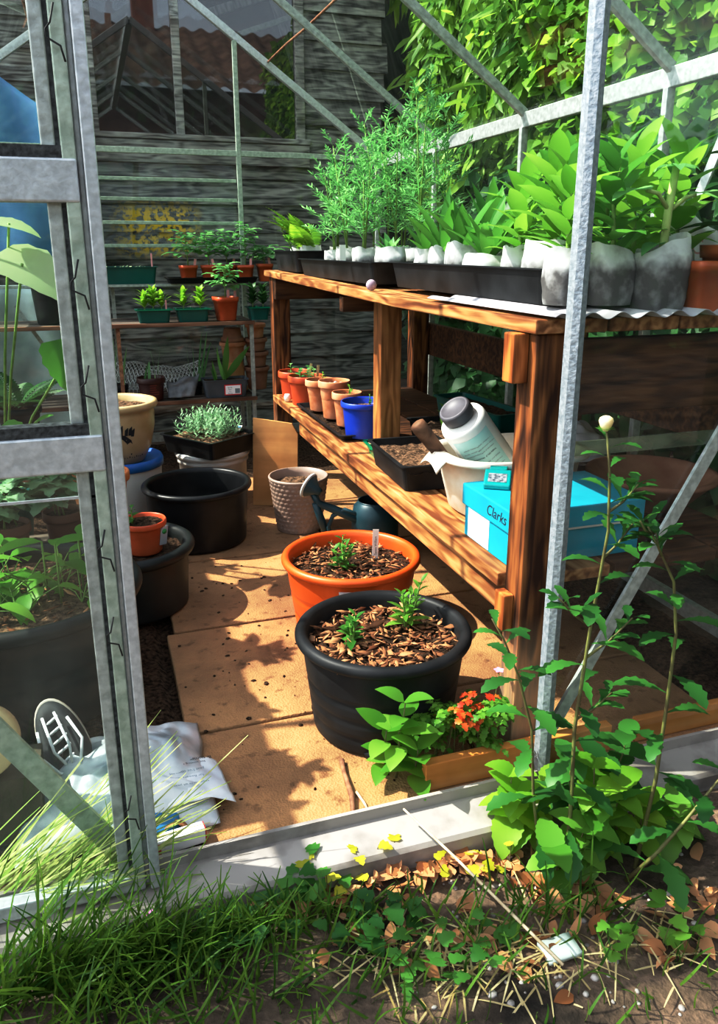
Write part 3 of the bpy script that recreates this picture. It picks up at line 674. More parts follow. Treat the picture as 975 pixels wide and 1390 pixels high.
for x0, x1 in ((.875,1.0),(1.012,1.14),(1.15,1.28),(1.29,1.43)): bp_('lower_shelf_board', MB().bx(x0,x1,1.30,3.498,.374,.400), WOOD_X if x0 > 1 else WOOD_Y, bevel=.003)
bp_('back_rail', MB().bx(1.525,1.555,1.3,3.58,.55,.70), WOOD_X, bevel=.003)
ZS = .4025

# things on the lower shelf, far to near
t = pot('potted_seedling', 'red-orange pot with round-leaved seedlings and two pale wooden markers', 'plant pot', (.835,3.23,ZS), .078, .125, .76, REDPOT, 'red-orange pots at the far end of the lower shelf')
for x, y in ((-.03,-.02),(.0,-.03),(.035,.0),(-.02,.03),(.02,.035)):
    G, T = MB(), MB(); leafy(G, T, (x,y,.105), .045, n=5, L=.035, W=.022, shape='ovate', el=(.2,.7), tip=.2); foliage(t, G, LF_SAGE, T, name='seedling')
marker(t, .02, .03, .105, .065, .011, CREAMLAB, (0,.2)); marker(t, .05, .0, .105, .06, .011, CREAMLAB, (0,.1))
t = pot('potted_seedling', 'red-orange pot half hidden behind the pot with wooden markers', 'plant pot', (.825,3.40,ZS), .072, .12, .76, REDPOT, 'red-orange pots at the far end of the lower shelf')
G, T = MB(), MB(); leafy(G, T, (-.02,-.02,.1), .05, n=5, L=.04, W=.026, shape='ovate', el=(.2,.8)); foliage(t, G, LF_SAGE, T)
MB().lathe([(0,0),(.012,.002),(.016,.02),(.012,.034),(0,.036)], 14).build('jar', WHITEP)
o = bpy.data.objects['jar']; o.name = 'bottle_cap'; o.location = (.768,3.30,ZS); tag(o, 'small white plastic cap on the shelf beside the red-orange pots', 'cap')
tr_ = tray('drip_tray', 'long shallow black tray under the terracotta pots', 'tray', (.842,2.80,ZS), .135, .62, .022, BLACKP2)
soil_rect(-.055,.055,-.29,.29,.007,.003).build('soil', SOIL, tr_)
zt = ZS+.018
for lab, x, y, r, h, m, sl in (('terracotta pot with whitened sides on the black tray', .835,3.00,.062,.125,TERRA,SOIL_L), ('terracotta pot topped with grey pebbles on the black tray', .845,2.84,.062,.145,TERRA,None), ('small terracotta pot touching the blue pot', .850,2.695,.056,.125,TERRA,SOIL_L)):
    t = pot('terracotta_pot', lab, 'plant pot', (x,y,zt), r, h, .68, m, 'terracotta pots on the black tray', sl, .86, .028)
    if sl is None:
        g = MB()
        for k in range(70):
            a, q = R_.uniform(0,6.3), .05*math.sqrt(R_.random()); s = R_.uniform(.004,.009)
            g.lathe([(0,-s*.6),(s*.8,-s*.3),(s,0),(s*.7,s*.4),(0,s*.6)], 7, (q*math.cos(a), q*math.sin(a), h*.86+R_.uniform(0,.006)))
        tag(g.build('pebbles', mat('pale_pebbles', (.35,.32,.30), (.75,.72,.70), 60, .7), t), kind='stuff')
    else:
        G, T = MB(), MB(); leafy(G, T, (.01,.0,h*.84), .04, n=6, L=.035, W=.014, el=(.5,.9)); foliage(t, G, LF_BRIGHT, T)
t = pot('blue_pot', 'bright blue plastic pot behind the middle bench post', 'plant pot', (.872,2.56,zt-.01), .084, .125, .8, BLUEP, None, SOIL_L, .78, .022)
G, T = MB(), MB(); leafy(G, T, (.03,.03,.1), .04, n=5, L=.03, W=.015); foliage(t, G, LF_MID, T)
bpy.data.objects['drip_tray'].location.y = 2.83
t = tray('cell_tray', 'small bright green four-cell tray of seed compost on the bench shelf', 'seed tray', (.850,2.300,ZS), .10, .125, .04, GREENP, rz=-.1)
for i in (-1,1):
    for j in (-1,1): soil_rect(i*.025-.019, i*.025+.019, j*.03-.023, j*.03+.023, .034, .003, 6).build('soil', mat('pale_grit', (.35,.25,.15), (.75,.62,.42), 160, .9) if (i,j)==(-1,-1) else bpy.data.materials['pale_grit'], t)
MB().bx(-.003,.003,-.06,.06,.02,.041).bx(-.048,.048,-.003,.003,.02,.041).build('divider', GREENP, t)
t = tray('seed_tray', 'black seed tray of dry compost at the shelf edge beside the cream tub', 'seed tray', (.868,2.060,ZS+.001), .20, .33, .075, BLACKP2, 'black seed trays on the bench shelf', -.05)
soil_rect(-.085,.085,-.165,.165,.052,.008).build('soil', SOIL_L, t)
t = tray('seed_tray', 'black seed tray with one upright seedling, behind the edge tray', 'seed tray', (1.075,2.22,ZS+.001), .19, .44, .085, BLACKP2, 'black seed trays on the bench shelf', -.05)
soil_rect(-.08,.08,-.2,.2,.07,.008).build('soil', SOIL_L, t)
G, T = MB(), MB(); leafy(G, T, (-.03,.05,.07), .07, n=7, L=.06, W=.02, el=(1.2,1.2), tip=.3); foliage(t, G, LF_BRIGHT, T, name='seedling')
t = tray('trough', 'dark green trough behind the white bottle under the bench', 'trough', (1.29,2.50,ZS), .13, .42, .11, GREENT, rz=.1)
soil_rect(-.055,.055,-.19,.19,.095,.006).build('soil', SOIL, t)
# cream tub with bottle and wooden handle
tubc = V((.975,1.715,ZS))
t = thing('cream_tub', 'grubby cream plastic tub behind the turquoise box', 'tub', tubc)
g = MB(); g.lathe([(0,0),(.135,0),(.148,.008),(.168,.09),(.176,.140),(.197,.144),(.202,.150),(.199,.158),(.172,.158),(.164,.14),(.14,.02),(0,.015)], 56, sx=1.0, sy=.76, squ=2.8)
g.build('tub_body', CREAMP, t)
g = MB(); g.grid(lambda u, v: V((-.195-.03*v, -.05+.1*u, .154-.012*v*v-.02*(2*u-1)**2*v)), 8, 5); g.build('lip_handle', CREAMP, t, solid=.005)
bt = PY(694,664,1.745); tp_ = PY(616,554,1.70); ax = (tp_-bt).normalized()
Q = ax.to_track_quat('Z','Y').to_matrix().to_4x4()
t = thing('plastic_bottle', 'large white bottle with round grey lid leaning in the cream tub', 'bottle', bt)
Mb = Q
r_ = .060; H_ = (tp_-bt).length-.038
MB().lathe([(0,0),(r_*.95,0),(r_,.006),(r_,H_-.012),(r_*.95,H_-.003),(r_*.88,H_),(r_*.66,H_+.003),(r_*.62,H_+.012),(0,H_+.012)], 48, M=Mb).build('bottle_body', WHITEP, t)
MB().lathe([(0,H_+.008),(r_*.67,H_+.008),(r_*.68,H_+.012),(r_*.68,H_+.034),(r_*.63,H_+.040),(r_*.55,H_+.040),(r_*.53,H_+.038),(0,H_+.038)], 40, M=Mb).build('lid', GREYLID, t)
tocam = Mb.inverted() @ (CAM-bt); af = math.atan2(tocam.y, tocam.x)
LABT = mat('pale_teal_label', (.42,.66,.66), (.58,.76,.74), 8, .5)
lab = MB().grid(lambda u, v: Mb @ V(((r_+.0008)*math.cos(af-1.0+1.7*u), (r_+.0008)*math.sin(af-1.0+1.7*u), H_-.215+.19*v)), 20, 2).build('bottle_label', LABT, t)
for k, (zz, s, n_) in enumerate(((.172,.0085,30),(.160,.0085,34),(.149,.0085,32),(.134,.010,24),(.116,.008,30),(.102,.008,28),(.088,.008,31),(.070,.010,20))):
    for j in range(2):
        s0 = ''.join(R_.choice('aeionrstlmdc ') for _ in range(n_//2)); a = af-.42+j*.62
        M = Mb @ Matrix.Translation(((r_+.0016)*math.cos(a), (r_+.0016)*math.sin(a), zz+H_-.225)) @ Matrix.Rotation(a+PI/2,4,'Z') @ Matrix.Rotation(PI/2,4,'X')
        text('print_line', s0, s*.75, INKG if k != 3 else INK, lab, M)
a, b_ = PY(625,650,1.74), PY(565,574,1.76)
MB().tube([V((0,0,0)), (b_-a)*.4, (b_-a)*.9, (b_-a)*.98, (b_-a)], [.015,.017,.021,.02,.012], 14).build('tool_handle', wood('dark_handle_wood', (.06,.03,.018),(.16,.085,.05),(.26,.15,.09),1))
o = bpy.data.objects['tool_handle']; o.location = a; tag(o, 'dark round wooden tool handle sticking up out of the cream tub', 'tool')
# turquoise shoe box
bx0, bx1, by0, by1 = .776, 1.105, 1.338, 1.57
t = thing('shoe_box', 'turquoise lidded shoe box with white label beside the near post', 'box', ((bx0+bx1)/2, (by0+by1)/2, ZS))
lx, ly = (bx1-bx0)/2, (by1-by0)/2
MB().bx(-lx+.006,lx-.006,-ly+.006,ly-.006,0,.10).build('box_base', CLARK, t, bevel=.002)
lid_ = MB().bx(-lx,lx,-ly,ly,.075,.125).build('box_lid', CLARK, t, bevel=.003)
MB().bx(-lx+.002,lx-.002,-ly-.0006,-ly,.073,.0775).build('lid_edge', mat('pale_card_edge', (.62,.60,.55)), lid_)
MB().bx(-lx+.0045,-lx+.007,-.012,.090,.004,.074).build('white_label', PAPER, t)
text('lettering', 'Clarks', .034, INK, lid_, Matrix.Translation((-lx-.0006,-.052,.100)) @ Matrix.Rotation(-PI/2,4,'Z') @ Matrix.Rotation(PI/2,4,'X') @ Matrix(((1,.25,0,0),(0,1,0,0),(0,0,1,0),(0,0,0,1))))
t = thing('teal_gauge', 'small teal wedge-shaped gadget with clear window on the turquoise box', 'gadget', (.845,1.53,ZS+.1255), rz=-.55)
g = MB(); yz = [(-.045,0),(.045,0),(.045,.020),(.012,.032),(-.045,.012)]
g.add([V((x,y*1.0,z)) for x in (-.03,.03) for y,z in yz], [tuple(range(4,-1,-1)), tuple(range(5,10))]+[(i,(i+1)%5,(i+1)%5+5,i+5) for i in range(5)], False)
g.build('case', TEALDEV, t, bevel=.003)
g = MB(); sl = .020/.057
g.add([V((x,y,.012+(y+.045)*sl+.0008)) for y in (-.036,-.004) for x in (-.021,.021)], [(0,1,3,2)], False); g.build('window', mat('smoky_window', (.06,.08,.10), (.35,.38,.40), 120, .15), t)
MB().bx(-.02,.02,.012,.038,.026,.034).build('raised_cap', TEALDEV, t, bevel=.002)
MB().bx(-.012,.012,.04,.085,.004,.016).build('tab', TEALDEV, t, bevel=.003)
# terracotta bowl, bag
MB().lathe([(0,0),(.085,0),(.09,.004),(.15,.07),(.165,.078),(.168,.085),(.165,.09),(.155,.09),(.145,.08),(.085,.02),(0,.016)], 48).build('terracotta_bowl', TERRA_D)
o = bpy.data.objects['terracotta_bowl']; o.location = (1.345,1.62,ZS-.001); tag(o, 'wide brown terracotta bowl behind the right glass pane', 'bowl')
m, nt, b, out = _base('misty_polythene'); b.inputs['Base Color'].default_value = (.30,.32,.34,1); b.inputs['Roughness'].default_value = .25
tt = tray('seed_tray', 'black tray under the grey plastic bag beyond the cream tub', 'seed tray', (1.345,2.02,ZS+.001), .15, .38, .055, BLACKP)
g = MB(); g.grid(lambda u, v: V((math.cos(u*2*PI)*.085*math.sin(PI*(v*.5+.5)) , math.sin(u*2*PI)*.2*math.sin(PI*(v*.5+.5)), .0+.085*(math.sin(v*PI/2)) + .015*noi((u*9,v*7,4)))), 40, 14)
o = g.build('plastic_bag', m); o.location = (1.345,2.02,ZS+.058); tag(o, 'crumpled grey polythene bag on a black tray under the bench', 'bag')

# ---------------------------------------------------------------- bench top
def flc(): 
    m, nt, b, out = _base('fleece_with_soil_showing'); L = nt.links; b.inputs['Roughness'].default_value = .8
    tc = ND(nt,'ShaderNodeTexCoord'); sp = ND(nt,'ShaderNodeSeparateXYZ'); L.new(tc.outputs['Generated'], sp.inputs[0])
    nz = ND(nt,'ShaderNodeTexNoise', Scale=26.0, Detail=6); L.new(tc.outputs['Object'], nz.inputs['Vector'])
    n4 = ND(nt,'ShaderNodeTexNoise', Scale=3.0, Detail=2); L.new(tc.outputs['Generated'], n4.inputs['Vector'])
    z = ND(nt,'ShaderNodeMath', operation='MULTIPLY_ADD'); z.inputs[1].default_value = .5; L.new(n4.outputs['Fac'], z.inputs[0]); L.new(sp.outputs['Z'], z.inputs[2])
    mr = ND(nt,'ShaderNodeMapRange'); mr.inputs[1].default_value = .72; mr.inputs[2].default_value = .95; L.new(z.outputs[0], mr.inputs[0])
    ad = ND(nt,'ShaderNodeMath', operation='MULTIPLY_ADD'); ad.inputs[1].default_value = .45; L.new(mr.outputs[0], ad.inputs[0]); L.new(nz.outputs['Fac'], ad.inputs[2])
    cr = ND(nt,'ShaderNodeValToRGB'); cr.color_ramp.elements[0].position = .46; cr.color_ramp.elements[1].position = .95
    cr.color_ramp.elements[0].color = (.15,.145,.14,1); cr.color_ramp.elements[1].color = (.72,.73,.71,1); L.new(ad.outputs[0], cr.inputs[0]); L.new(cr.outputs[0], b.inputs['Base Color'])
    bp = ND(nt,'ShaderNodeBump', Strength=.4, Distance=.01); L.new(nz.outputs['Fac'], bp.inputs['Height']); L.new(bp.outputs[0], b.inputs['Normal'])
    tl = ND(nt,'ShaderNodeBsdfTranslucent'); L.new(cr.outputs[0], tl.inputs[0]); ms = ND(nt,'ShaderNodeMixShader', Fac=.3); L.new(b.outputs[0], ms.inputs[1]); L.new(tl.outputs[0], ms.inputs[2]); L.new(ms.outputs[0], out.inputs['Surface'])
    return m
FLC = flc()
gB = 'white grow bags in the trays on the bench top'
def grow_bag(label, loc, w, d, h, fn, group, rz=0, tilt=0, name='grow_bag'):
    if group is gB: w, d = d, w; loc = (loc[0]+.012, loc[1], loc[2])
    t = thing(name, label, 'grow bag', loc, group, rz=rz); sd = R_.uniform(0,40)
    def f(u, v):
        a = u*2*PI; k = 1 - .12*(2*v-1)**2*(1 if v < .5 else .3); sq = 2.6+0*v
        ca, sa = math.cos(a), math.sin(a); q = (abs(ca)**sq+abs(sa)**sq)**(-1/sq)
        n_ = 1 + .10*noi((math.cos(a)*1.5+sd, math.sin(a)*1.5, v*3)) + .05*noi((math.cos(a)*5+sd, math.sin(a)*5, v*6))
        flat = 1 - .35*max(0, v-.7)/.3
        zz = h*v*(1+.10*noi((ca*1.2+sd, sa*1.2, 9))*v) + tilt*ca*v
        return V((w/2*ca*q*k*n_, d/2*sa*q*k*n_*flat, zz))
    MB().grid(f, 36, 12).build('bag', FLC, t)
    soil_disk(1, 0, .004, 20, 4)
    g = soil_disk(1.0, h*.72, .004, 20, 4); g.v = [(x*w*.44, y*d*.42, z) for x, y, z in g.v]; g.build('soil', SOIL, t)
    fn(t, h*.74); return t
cs = thing('corrugated_sheet', 'thin grey corrugated sheet under the near tray and bags', 'sheet', (1.1,1.5,.9275))
MB().grid(lambda u, v: V((-.335+.68*u, -.29+.57*v, .006+.006*math.sin(u*2*PI*11))), 176, 6).build('sheet', mat('grey_corrugated_sheet', (.30,.29,.30), (.46,.45,.46), 20, .7), cs, solid=.0015)
tray('gravel_tray', 'long black tray of white bags nearest the door post', 'tray', (1.065,1.785,.941), .47, .83, .07, BLACKP2, 'black trays on the bench top')
tray('gravel_tray', 'long black tray holding the feathery plants in the middle of the bench top', 'tray', (1.02,2.71,ztop(2.71)+.006), .45, .90, .065, BLACKP2, 'black trays on the bench top', -.012)
tray('gravel_tray', 'black tray with the fern at the far end of the bench top', 'tray', (1.02,3.41,ztop(3.41)+.004), .45, .40, .085, BLACKP2, 'black trays on the bench top')
o = MB().lathe([(0,0),(.006,.001),(.0125,.006),(.016,.016),(.0125,.026),(.006,.031),(0,.032)], 20).build('small_ball', mat('mauve_ball', (.32,.24,.30), (.50,.40,.46), 60, .8)); o.location = (.766,2.19,.930); tag(o, 'small mauve ball at the front edge of the bench top', 'ball')
def p_broad(n=9, L=.15, W=.062, h=.13):
    L *= .98; W *= .92; h *= 1.15; n += 6
    def fn(t, z):
        G, T = MB(), MB()
        leafy(G, T, (0,0,z), h, n=n, L=L, W=W, el=(.35,1.1), curl=.45, shape='ovate', tip=.25, r=.005, seg=6, fold=.22)
        rosette(G, (0,0,z), 4, L*.8, W*.8, (.4,1.0), .5, 'ovate', 6); foliage(t, G, LF_MID if R_.random() < .5 else LF_BRIGHT, T)
    return fn
def p_lance(n=12, L=.17, W=.032, el=(.8,1.45)):
    def fn(t, z):
        G = MB(); rosette(G, (0,0,z), n, L, W, el, .35, 'lance', 6); foliage(t, G, LF_MID)
    return fn
def p_feather(k=2, h=.3):
    def fn(t, z):
        for i in range(k):
            G, T = MB(), MB(); feathery(G, T, (R_.gauss(0,.012),R_.gauss(0,.012),z), h*R_.uniform(.85,1.1), 17, .12, 8, (R_.gauss(0,.03),R_.gauss(0,.03),0)); foliage(t, G, LF_SAGE, T)
    return fn
def p_small(n=8, L=.07, W=.022):
    def fn(t, z):
        G = MB(); rosette(G, (0,0,z), n, L, W, (.6,1.4), .3, 'lance', 4); foliage(t, G, LF_SAGE)
    return fn
zB, zA_, zF = .946, ztop(2.71)+.011, ztop(3.41)+.010
grow_bag('widest white bag of broad leaves, in the near tray left of the door post', (.90,1.47,zB), .135, .11, .115, p_broad(10,.16,.066,.15), gB)
grow_bag('small slumped white bag left of the widest bag', (.895,1.60,zB), .075, .075, .105, p_broad(7,.12,.05,.10), gB)
grow_bag('broad low white bag with strap leaves in the near tray', (.885,1.725,zB), .115, .12, .09, p_lance(12,.19,.036), gB)
grow_bag('upright white bag showing dark soil, fourth from the near tray end', (.885,1.865,zB), .085, .085, .115, p_lance(10,.19,.04,(.6,1.3)), gB)
grow_bag('slim white bag with pale strap leaves, fifth from the near tray end', (.885,1.985,zB), .075, .075, .105, p_lance(9,.20,.034,(.5,1.2)), gB)
grow_bag('slim white bag at the far end of the near tray', (.885,2.09,zB), .07, .075, .10, p_lance(8,.13,.03), gB)
for i, (x, y) in enumerate(((1.06,1.5),(1.2,1.52),(1.06,1.66),(1.2,1.70),(1.05,1.83),(1.19,1.88),(1.05,2.0),(1.18,2.06))):
    grow_bag('white grow bag of leafy young plants in the back rows of the near tray', (x,y,zB), .10, .10, .11, p_broad(9,.15,.058,.15) if i < 5 else p_lance(11,.22,.045,(.7,1.3)), 'bags hidden in the back rows of the near tray')
grow_bag('white bag of small upright seedlings at the near end of the middle tray', (.875,2.36,zA_), .10, .09, .105, p_small(14,.08,.024), gB)
grow_bag('narrow white bag beside the tall white marker in the middle tray', (.87,2.60,zA_), .075, .08, .10, p_feather(2,.30), gB)
grow_bag('white feathery-plant bag at the far end of the middle tray', (.87,2.93,zA_), .085, .085, .095, p_feather(2,.28), gB)
grow_bag('white feathery-plant bag, second from the middle tray far end', (.87,2.78,zA_), .08, .085, .10, p_feather(2,.34), gB)
for i, (x, y) in enumerate(((1.0,2.42),(1.0,2.58),(1.0,2.74),(1.0,2.92),(1.13,2.5),(1.13,2.7),(1.13,2.9))):
    grow_bag('white grow bag of feathery plants in the back rows of the middle tray', (x,y,zA_), .09, .09, .10, p_feather(2,R_.uniform(.34,.46)), 'bags hidden in the back rows of the middle tray')
mk = MB().bx(-.011,.011,-.001,.001,0,.115).build('plant_marker', WHITEP); mk.location = (.835,2.69,zA_-.004); tag(mk, 'tall white plastic marker standing in the middle tray', 'plant marker')
mk = MB().bx(-.006,.006,-.001,.001,0,.13).build('plant_marker', BLUEINK); mk.location = (.93,1.93,zB); tag(mk, 'blue plastic marker between the near tray bags', 'plant marker')
def fern(t, z):
    G = MB()
    for i in range(9): frond(G, (0,0,z), azd(PI*.85+R_.uniform(-1.4,1.4), R_.uniform(.7,1.2)), R_.uniform(.2,.3), 18, .07, R_.uniform(.4,.8))
    foliage(t, G, LF_LIME)
grow_bag('small white bag with arching fern fronds in the far tray', (.88,3.33,zF), .10, .09, .10, fern, gB)
def p_low(t, z):
    for k in range(4):
        G, T = MB(), MB(); leafy(G, T, (R_.gauss(0,.02),R_.gauss(0,.02),z), .12, (R_.gauss(-.04,.04),R_.gauss(-.02,.03),0), 9, .07, .026, (.4,.8), .5, 'ovate'); foliage(t, G, LF_BRIGHT, T)
grow_bag('white bag of low leafy stems spilling over the far tray', (.87,3.48,zF), .08, .08, .09, p_low, gB)
grow_bag('white grow bag of leafy stems behind the fern', (1.03,3.40,zF), .09, .09, .095, p_feather(2,.34), gB)
# bags and pots right of the door post
def sunflower(t, z):
    G, T = MB(), MB(); T.tube([(0,0,z-.02),(.004,0,z+.09),(.012,0,z+.17)], [.0085,.008,.007], 10)
    T.tube([(.006,0,z+.09),(-.03,-.01,z+.12),(-.06,-.015,z+.125)], .004, 6); T.tube([(.006,0,z+.09),(.04,.0,z+.115),(.07,.01,z+.12)], .004, 6)
    G.leaf(V((-.05,-.012,z+.125)), V((-1,-.15,.1)), V((0,0,1)), .10, .055, .5, .2, 'ovate', 7); G.leaf(V((.06,.01,z+.12)), V((1,.2,.25)), V((0,0,1)), .10, .05, .5, .2, 'ovate', 7)
    for k in range(6): G.leaf(V((.012,0,z+.168)), azd(k*1.05,.25), V((0,0,1)), .05, .026, .7, .2, 'ovate', 5)
    G.leaf(V((.01,0,z+.01)), V((1,-.4,-.15)), V((0,0,1)), .06, .032, .5, .1, 'spoon', 5)
    G.leaf(V((-.0,0,z+.03)), V((-1,-.4,.2)), V((0,0,1)), .08, .035, .7, .2, 'ovate', 5)
    foliage(t, G, LF_SAGE, T, STEM_PALE)
gC = 'white bags lined up right of the door post'
zC = .945
grow_bag('white bag with thick sunflower-like stem, right of the door post', (1.035,1.285,zC-.012), .115, .075, .125, sunflower, gC, 0, .02)
grow_bag('open white bag of dark soil between door post and thick-stemmed bag', (.935,1.305,zC), .095, .075, .105, p_broad(8,.14,.055,.16), gC, .1, -.008)
grow_bag('leaning white bag directly behind the door post', (.855,1.33,zC), .08, .08, .105, p_broad(8,.13,.05,.12), gC)
for i,(x,y) in enumerate(((1.0,1.40),(1.12,1.42))): 
    grow_bag('white bag of broad leaves behind the bags right of the door post', (x+.03,y-.03,zC), .09, .06, .10, p_broad(9,.15,.06,.17), 'second row of bags right of the door post')
def sqpot(label, loc, a, h, m, fn, group, rz=0):
    t = thing('square_pot', label, 'plant pot', loc, group, rz=rz)
    MB().lathe([(0,0),(a*.36,0),(a*.37,.003),(a*.47,h*.8),(a*.50,h*.8),(a*.52,h),(a*.49,h),(a*.44,h*.75),(a*.35,.01),(0,.008)], 48, squ=7).build('pot', m, t)
    soil_disk(a*.45, h*.86, .004).build('soil', SOIL, t)
    if fn: fn(t, h*.86)
    return t
gD = 'orange square pots on the bench top'
SQO = mat('orange_brown_plastic', (.36,.085,.025), (.52,.13,.04), 9, .4)
def p_tall(t, z):
    G, T = MB(), MB(); leafy(G, T, (0,0,z), .24, (.01,0,0), 9, .13, .065, (.1,.5), .5, 'ovate', .2, .006, tip=.1, seg=6); foliage(t, G, LF_DARK, T, STEM_PALE)
sqpot('smaller orange-brown square pot next to the thick-stemmed bag', (1.125,1.272,.930), .085, .095, SQO, None, gD)
sqpot('larger orange-brown square pot with dark broad leaves at the bench end', (1.235,1.30,.930), .115, .125, SQO, p_tall, gD)
t = thing('plastic_bag', 'white printed carrier bag standing behind the orange square pots', 'bag', (1.26,1.47,.95))
g = MB(); g.grid(lambda u, v: V((-.075+.15*u+.01*noi((u*4,v*4,1)), .02*math.sin(u*PI)+.03*noi((u*3,v*3,8)), (.17+.035*math.sin(u*5))*v)), 24, 18); bgm = g.build('bag_film', mat('thin_white_plastic', (.70,.70,.68), (.84,.84,.83), 12, .45), t)
text('print', 'CC', .045, PINKLAB, bgm, Matrix.Translation((-.01,-.012,.10)) @ Matrix.Rotation(PI/2,4,'X'))
# ---------------------------------------------------------------- big floor pots on the right of the path
def rolled(r, h, ratio, rim=.016, wall=.006, rings=()):
    rb = r*ratio; p = [(0,0),(rb*.96,0),(rb,.006)]
    n = 24; rt = r-rim*1.1
    for k in range(1, n+1):
        z = .006+(h-rim*1.6-.006)*k/n; q = rb+(rt-rb)*k/n
        for zz in rings:
            if abs(z-zz*h) < h/n*.55: q -= .004
        p.append((q, z))
    for k in range(9):
        a = -PI/2+k*PI*1.15/8; p.append((r-rim+rim*math.cos(a), h-rim+rim*math.sin(a)))
    p += [(r-rim*1.9, h-rim*.5), (r-rim*2.1, h-rim*1.5), (rb+(r-rb)*.6-rim*1.3, h*.6), (rb-.008, .014), (0, .012)]
    return p
def mulch(t, r, z, n, big=.03):
    g = MB()
    for _ in range(n):
        a, q = R_.uniform(0, 2*PI), r*math.sqrt(R_.random())*.97; l = R_.uniform(.006, big)*(1 if R_.random() < .8 else 1.5)
        g.leaf(V((q*math.cos(a), q*math.sin(a), z+R_.uniform(-.002,.010))), azd(R_.uniform(0,6.3), R_.uniform(-.25,.35)), V((R_.gauss(0,.4),R_.gauss(0,.4),1)), l, l*R_.uniform(.18,.5), R_.uniform(-.2,.4), R_.uniform(-.1,.2), 'spoon', 2)
    return tag(g.build('bark_mulch', BARK, t, solid=.0015), kind='stuff')
def young(t, x, y, z, n=11, L=.055, W=.019, h=.06, m=LF_MID, k=3):
    G, T = MB(), MB()
    for i in range(k): leafy(G, T, (x+R_.gauss(0,.006), y+R_.gauss(0,.006), z-.01), h*R_.uniform(.7,1.2)+.01, (R_.gauss(0,.022),R_.gauss(0,.022),0), n, L, W, (.2,1.0), .5, 'lance', .2, .0035)
    foliage(t, G, m, T, name='young_plant')
t = thing('large_black_pot', 'large black ribbed pot with bark mulch and two young plants, nearest the door', 'plant pot', (.553,1.490,.0015))
MB().lathe(rolled(.199,.235,.80,.014,.006,(.18,.36,.54)), 72).build('pot', BLACKP2, t)
for a in range(8):
    c = V((.145*math.cos(a*PI/4+.3), .145*math.sin(a*PI/4+.3), 0))
    if a % 2: MB().lathe([(0,-.0014),(.02,-.0014),(.024,.012),(0,.02)], 12, c).build('foot', BLACKP, t)
soil_disk(.172, .190, .008, 48, 14).build('soil', SOIL, t); mulch(t, .168, .197, 620, .036)
young(t, -.075, .0, .195, 9, .05, .02, .065); young(t, .07, .045, .195, 13, .062, .02, .085, LF_BRIGHT)
t = thing('large_orange_pot', 'large bright orange pot with bark mulch, one young plant and white marker', 'plant pot', (.633,1.975,.0015))
MB().lathe(rolled(.199,.215,.80,.012,.006,(.2,.22,.5)), 72).build('pot', ORANGE, t)
soil_disk(.175, .170, .008, 48, 14).build('soil', SOIL, t); mulch(t, .170, .177, 420, .03)
young(t, -.035, -.01, .172, 9, .05, .022, .07, LF_MID, 4)
mk = marker(t, .085, .035, .175, .085, .018, WHITEP, (-.15,.05), -.2)
text('handwriting', 'Sweet\u2009William', .010, INK, mk, Matrix.Translation((.0845,.028,.215)) @ Matrix.Rotation(-.2,4,'Z') @ Matrix.Rotation(PI/2,4,'X') @ Matrix.Rotation(PI/2,4,'Z'))
lb = MB(); a0 = -2.05
lb.grid(lambda u, v: V((( .1795+.013*v)*math.cos(a0+.55*u), (.1795+.013*v)*math.sin(a0+.55*u), .118+.062*v)), 14, 2); lb = lb.build('pot_sticker', mat('silvery_label', (.42,.43,.50), (.70,.70,.76), 30, .5), t)
g = MB()
for k in range(16):
    u = .62+.018*k; a = a0+.55*u; r_q = .1925
    if R_.random() < .75: g.bx(-.0011*R_.uniform(.5,1.4), .0011, 0, .0006, -.012, .012, Matrix.Translation((.1885*math.cos(a), .1885*math.sin(a), .152)) @ Matrix.Rotation(a+PI/2,4,'Z'))
g.build('bar_code', INK, lb)
# black tub, wicker pot
t = thing('black_tub', 'wide low empty black tub on the floor at the end of the path', 'tub', (.302,2.80,.0015))
MB().lathe(rolled(.20,.225,.86,.012,.006), 64).build('tub_body', BLACKP, t)
soil_disk(.165, .03, .004).build('soil', SOIL, t)
m = TAUPE.copy(); m.name = 'woven_taupe_plastic'; nt = m.node_tree; L = nt.links; b = nt.nodes['Principled BSDF']
t = thing('woven_pot', 'taupe plastic pot with woven texture between orange pot and plywood', 'plant pot', (.686,2.80,.0015))
g = MB(); nn, mm = 120, 44; vs = []; fs = []
for i in range(mm+1):
    z = .005+.20*i/mm; r0 = .083+.027*i/mm
    for j in range(nn):
        a = 2*PI*j/nn; ph = 15*a; row = i/mm*11
        wv = .0048*abs(math.sin(row*PI))**.6*(.6+.4*math.cos(ph*2+PI*(int(row) % 2)))
        vs.append(V(((r0+wv)*math.cos(a), (r0+wv)*math.sin(a), z)))
fs = [(i*nn+j, i*nn+(j+1)%nn, (i+1)*nn+(j+1)%nn, (i+1)*nn+j) for i in range(mm) for j in range(nn)]
g.add(vs, fs); g.build('pot', TAUPE, t)
MB().lathe([(.085,0),(.085,.006),(.111,.200),(.114,.204),(.116,.210),(.113,.214),(.108,.214),(.104,.19),(.08,.012),(0,.01)], 48).build('pot_rim', TAUPE, t)
soil_disk(.100, .175, .008).build('soil', SOIL_L, t)
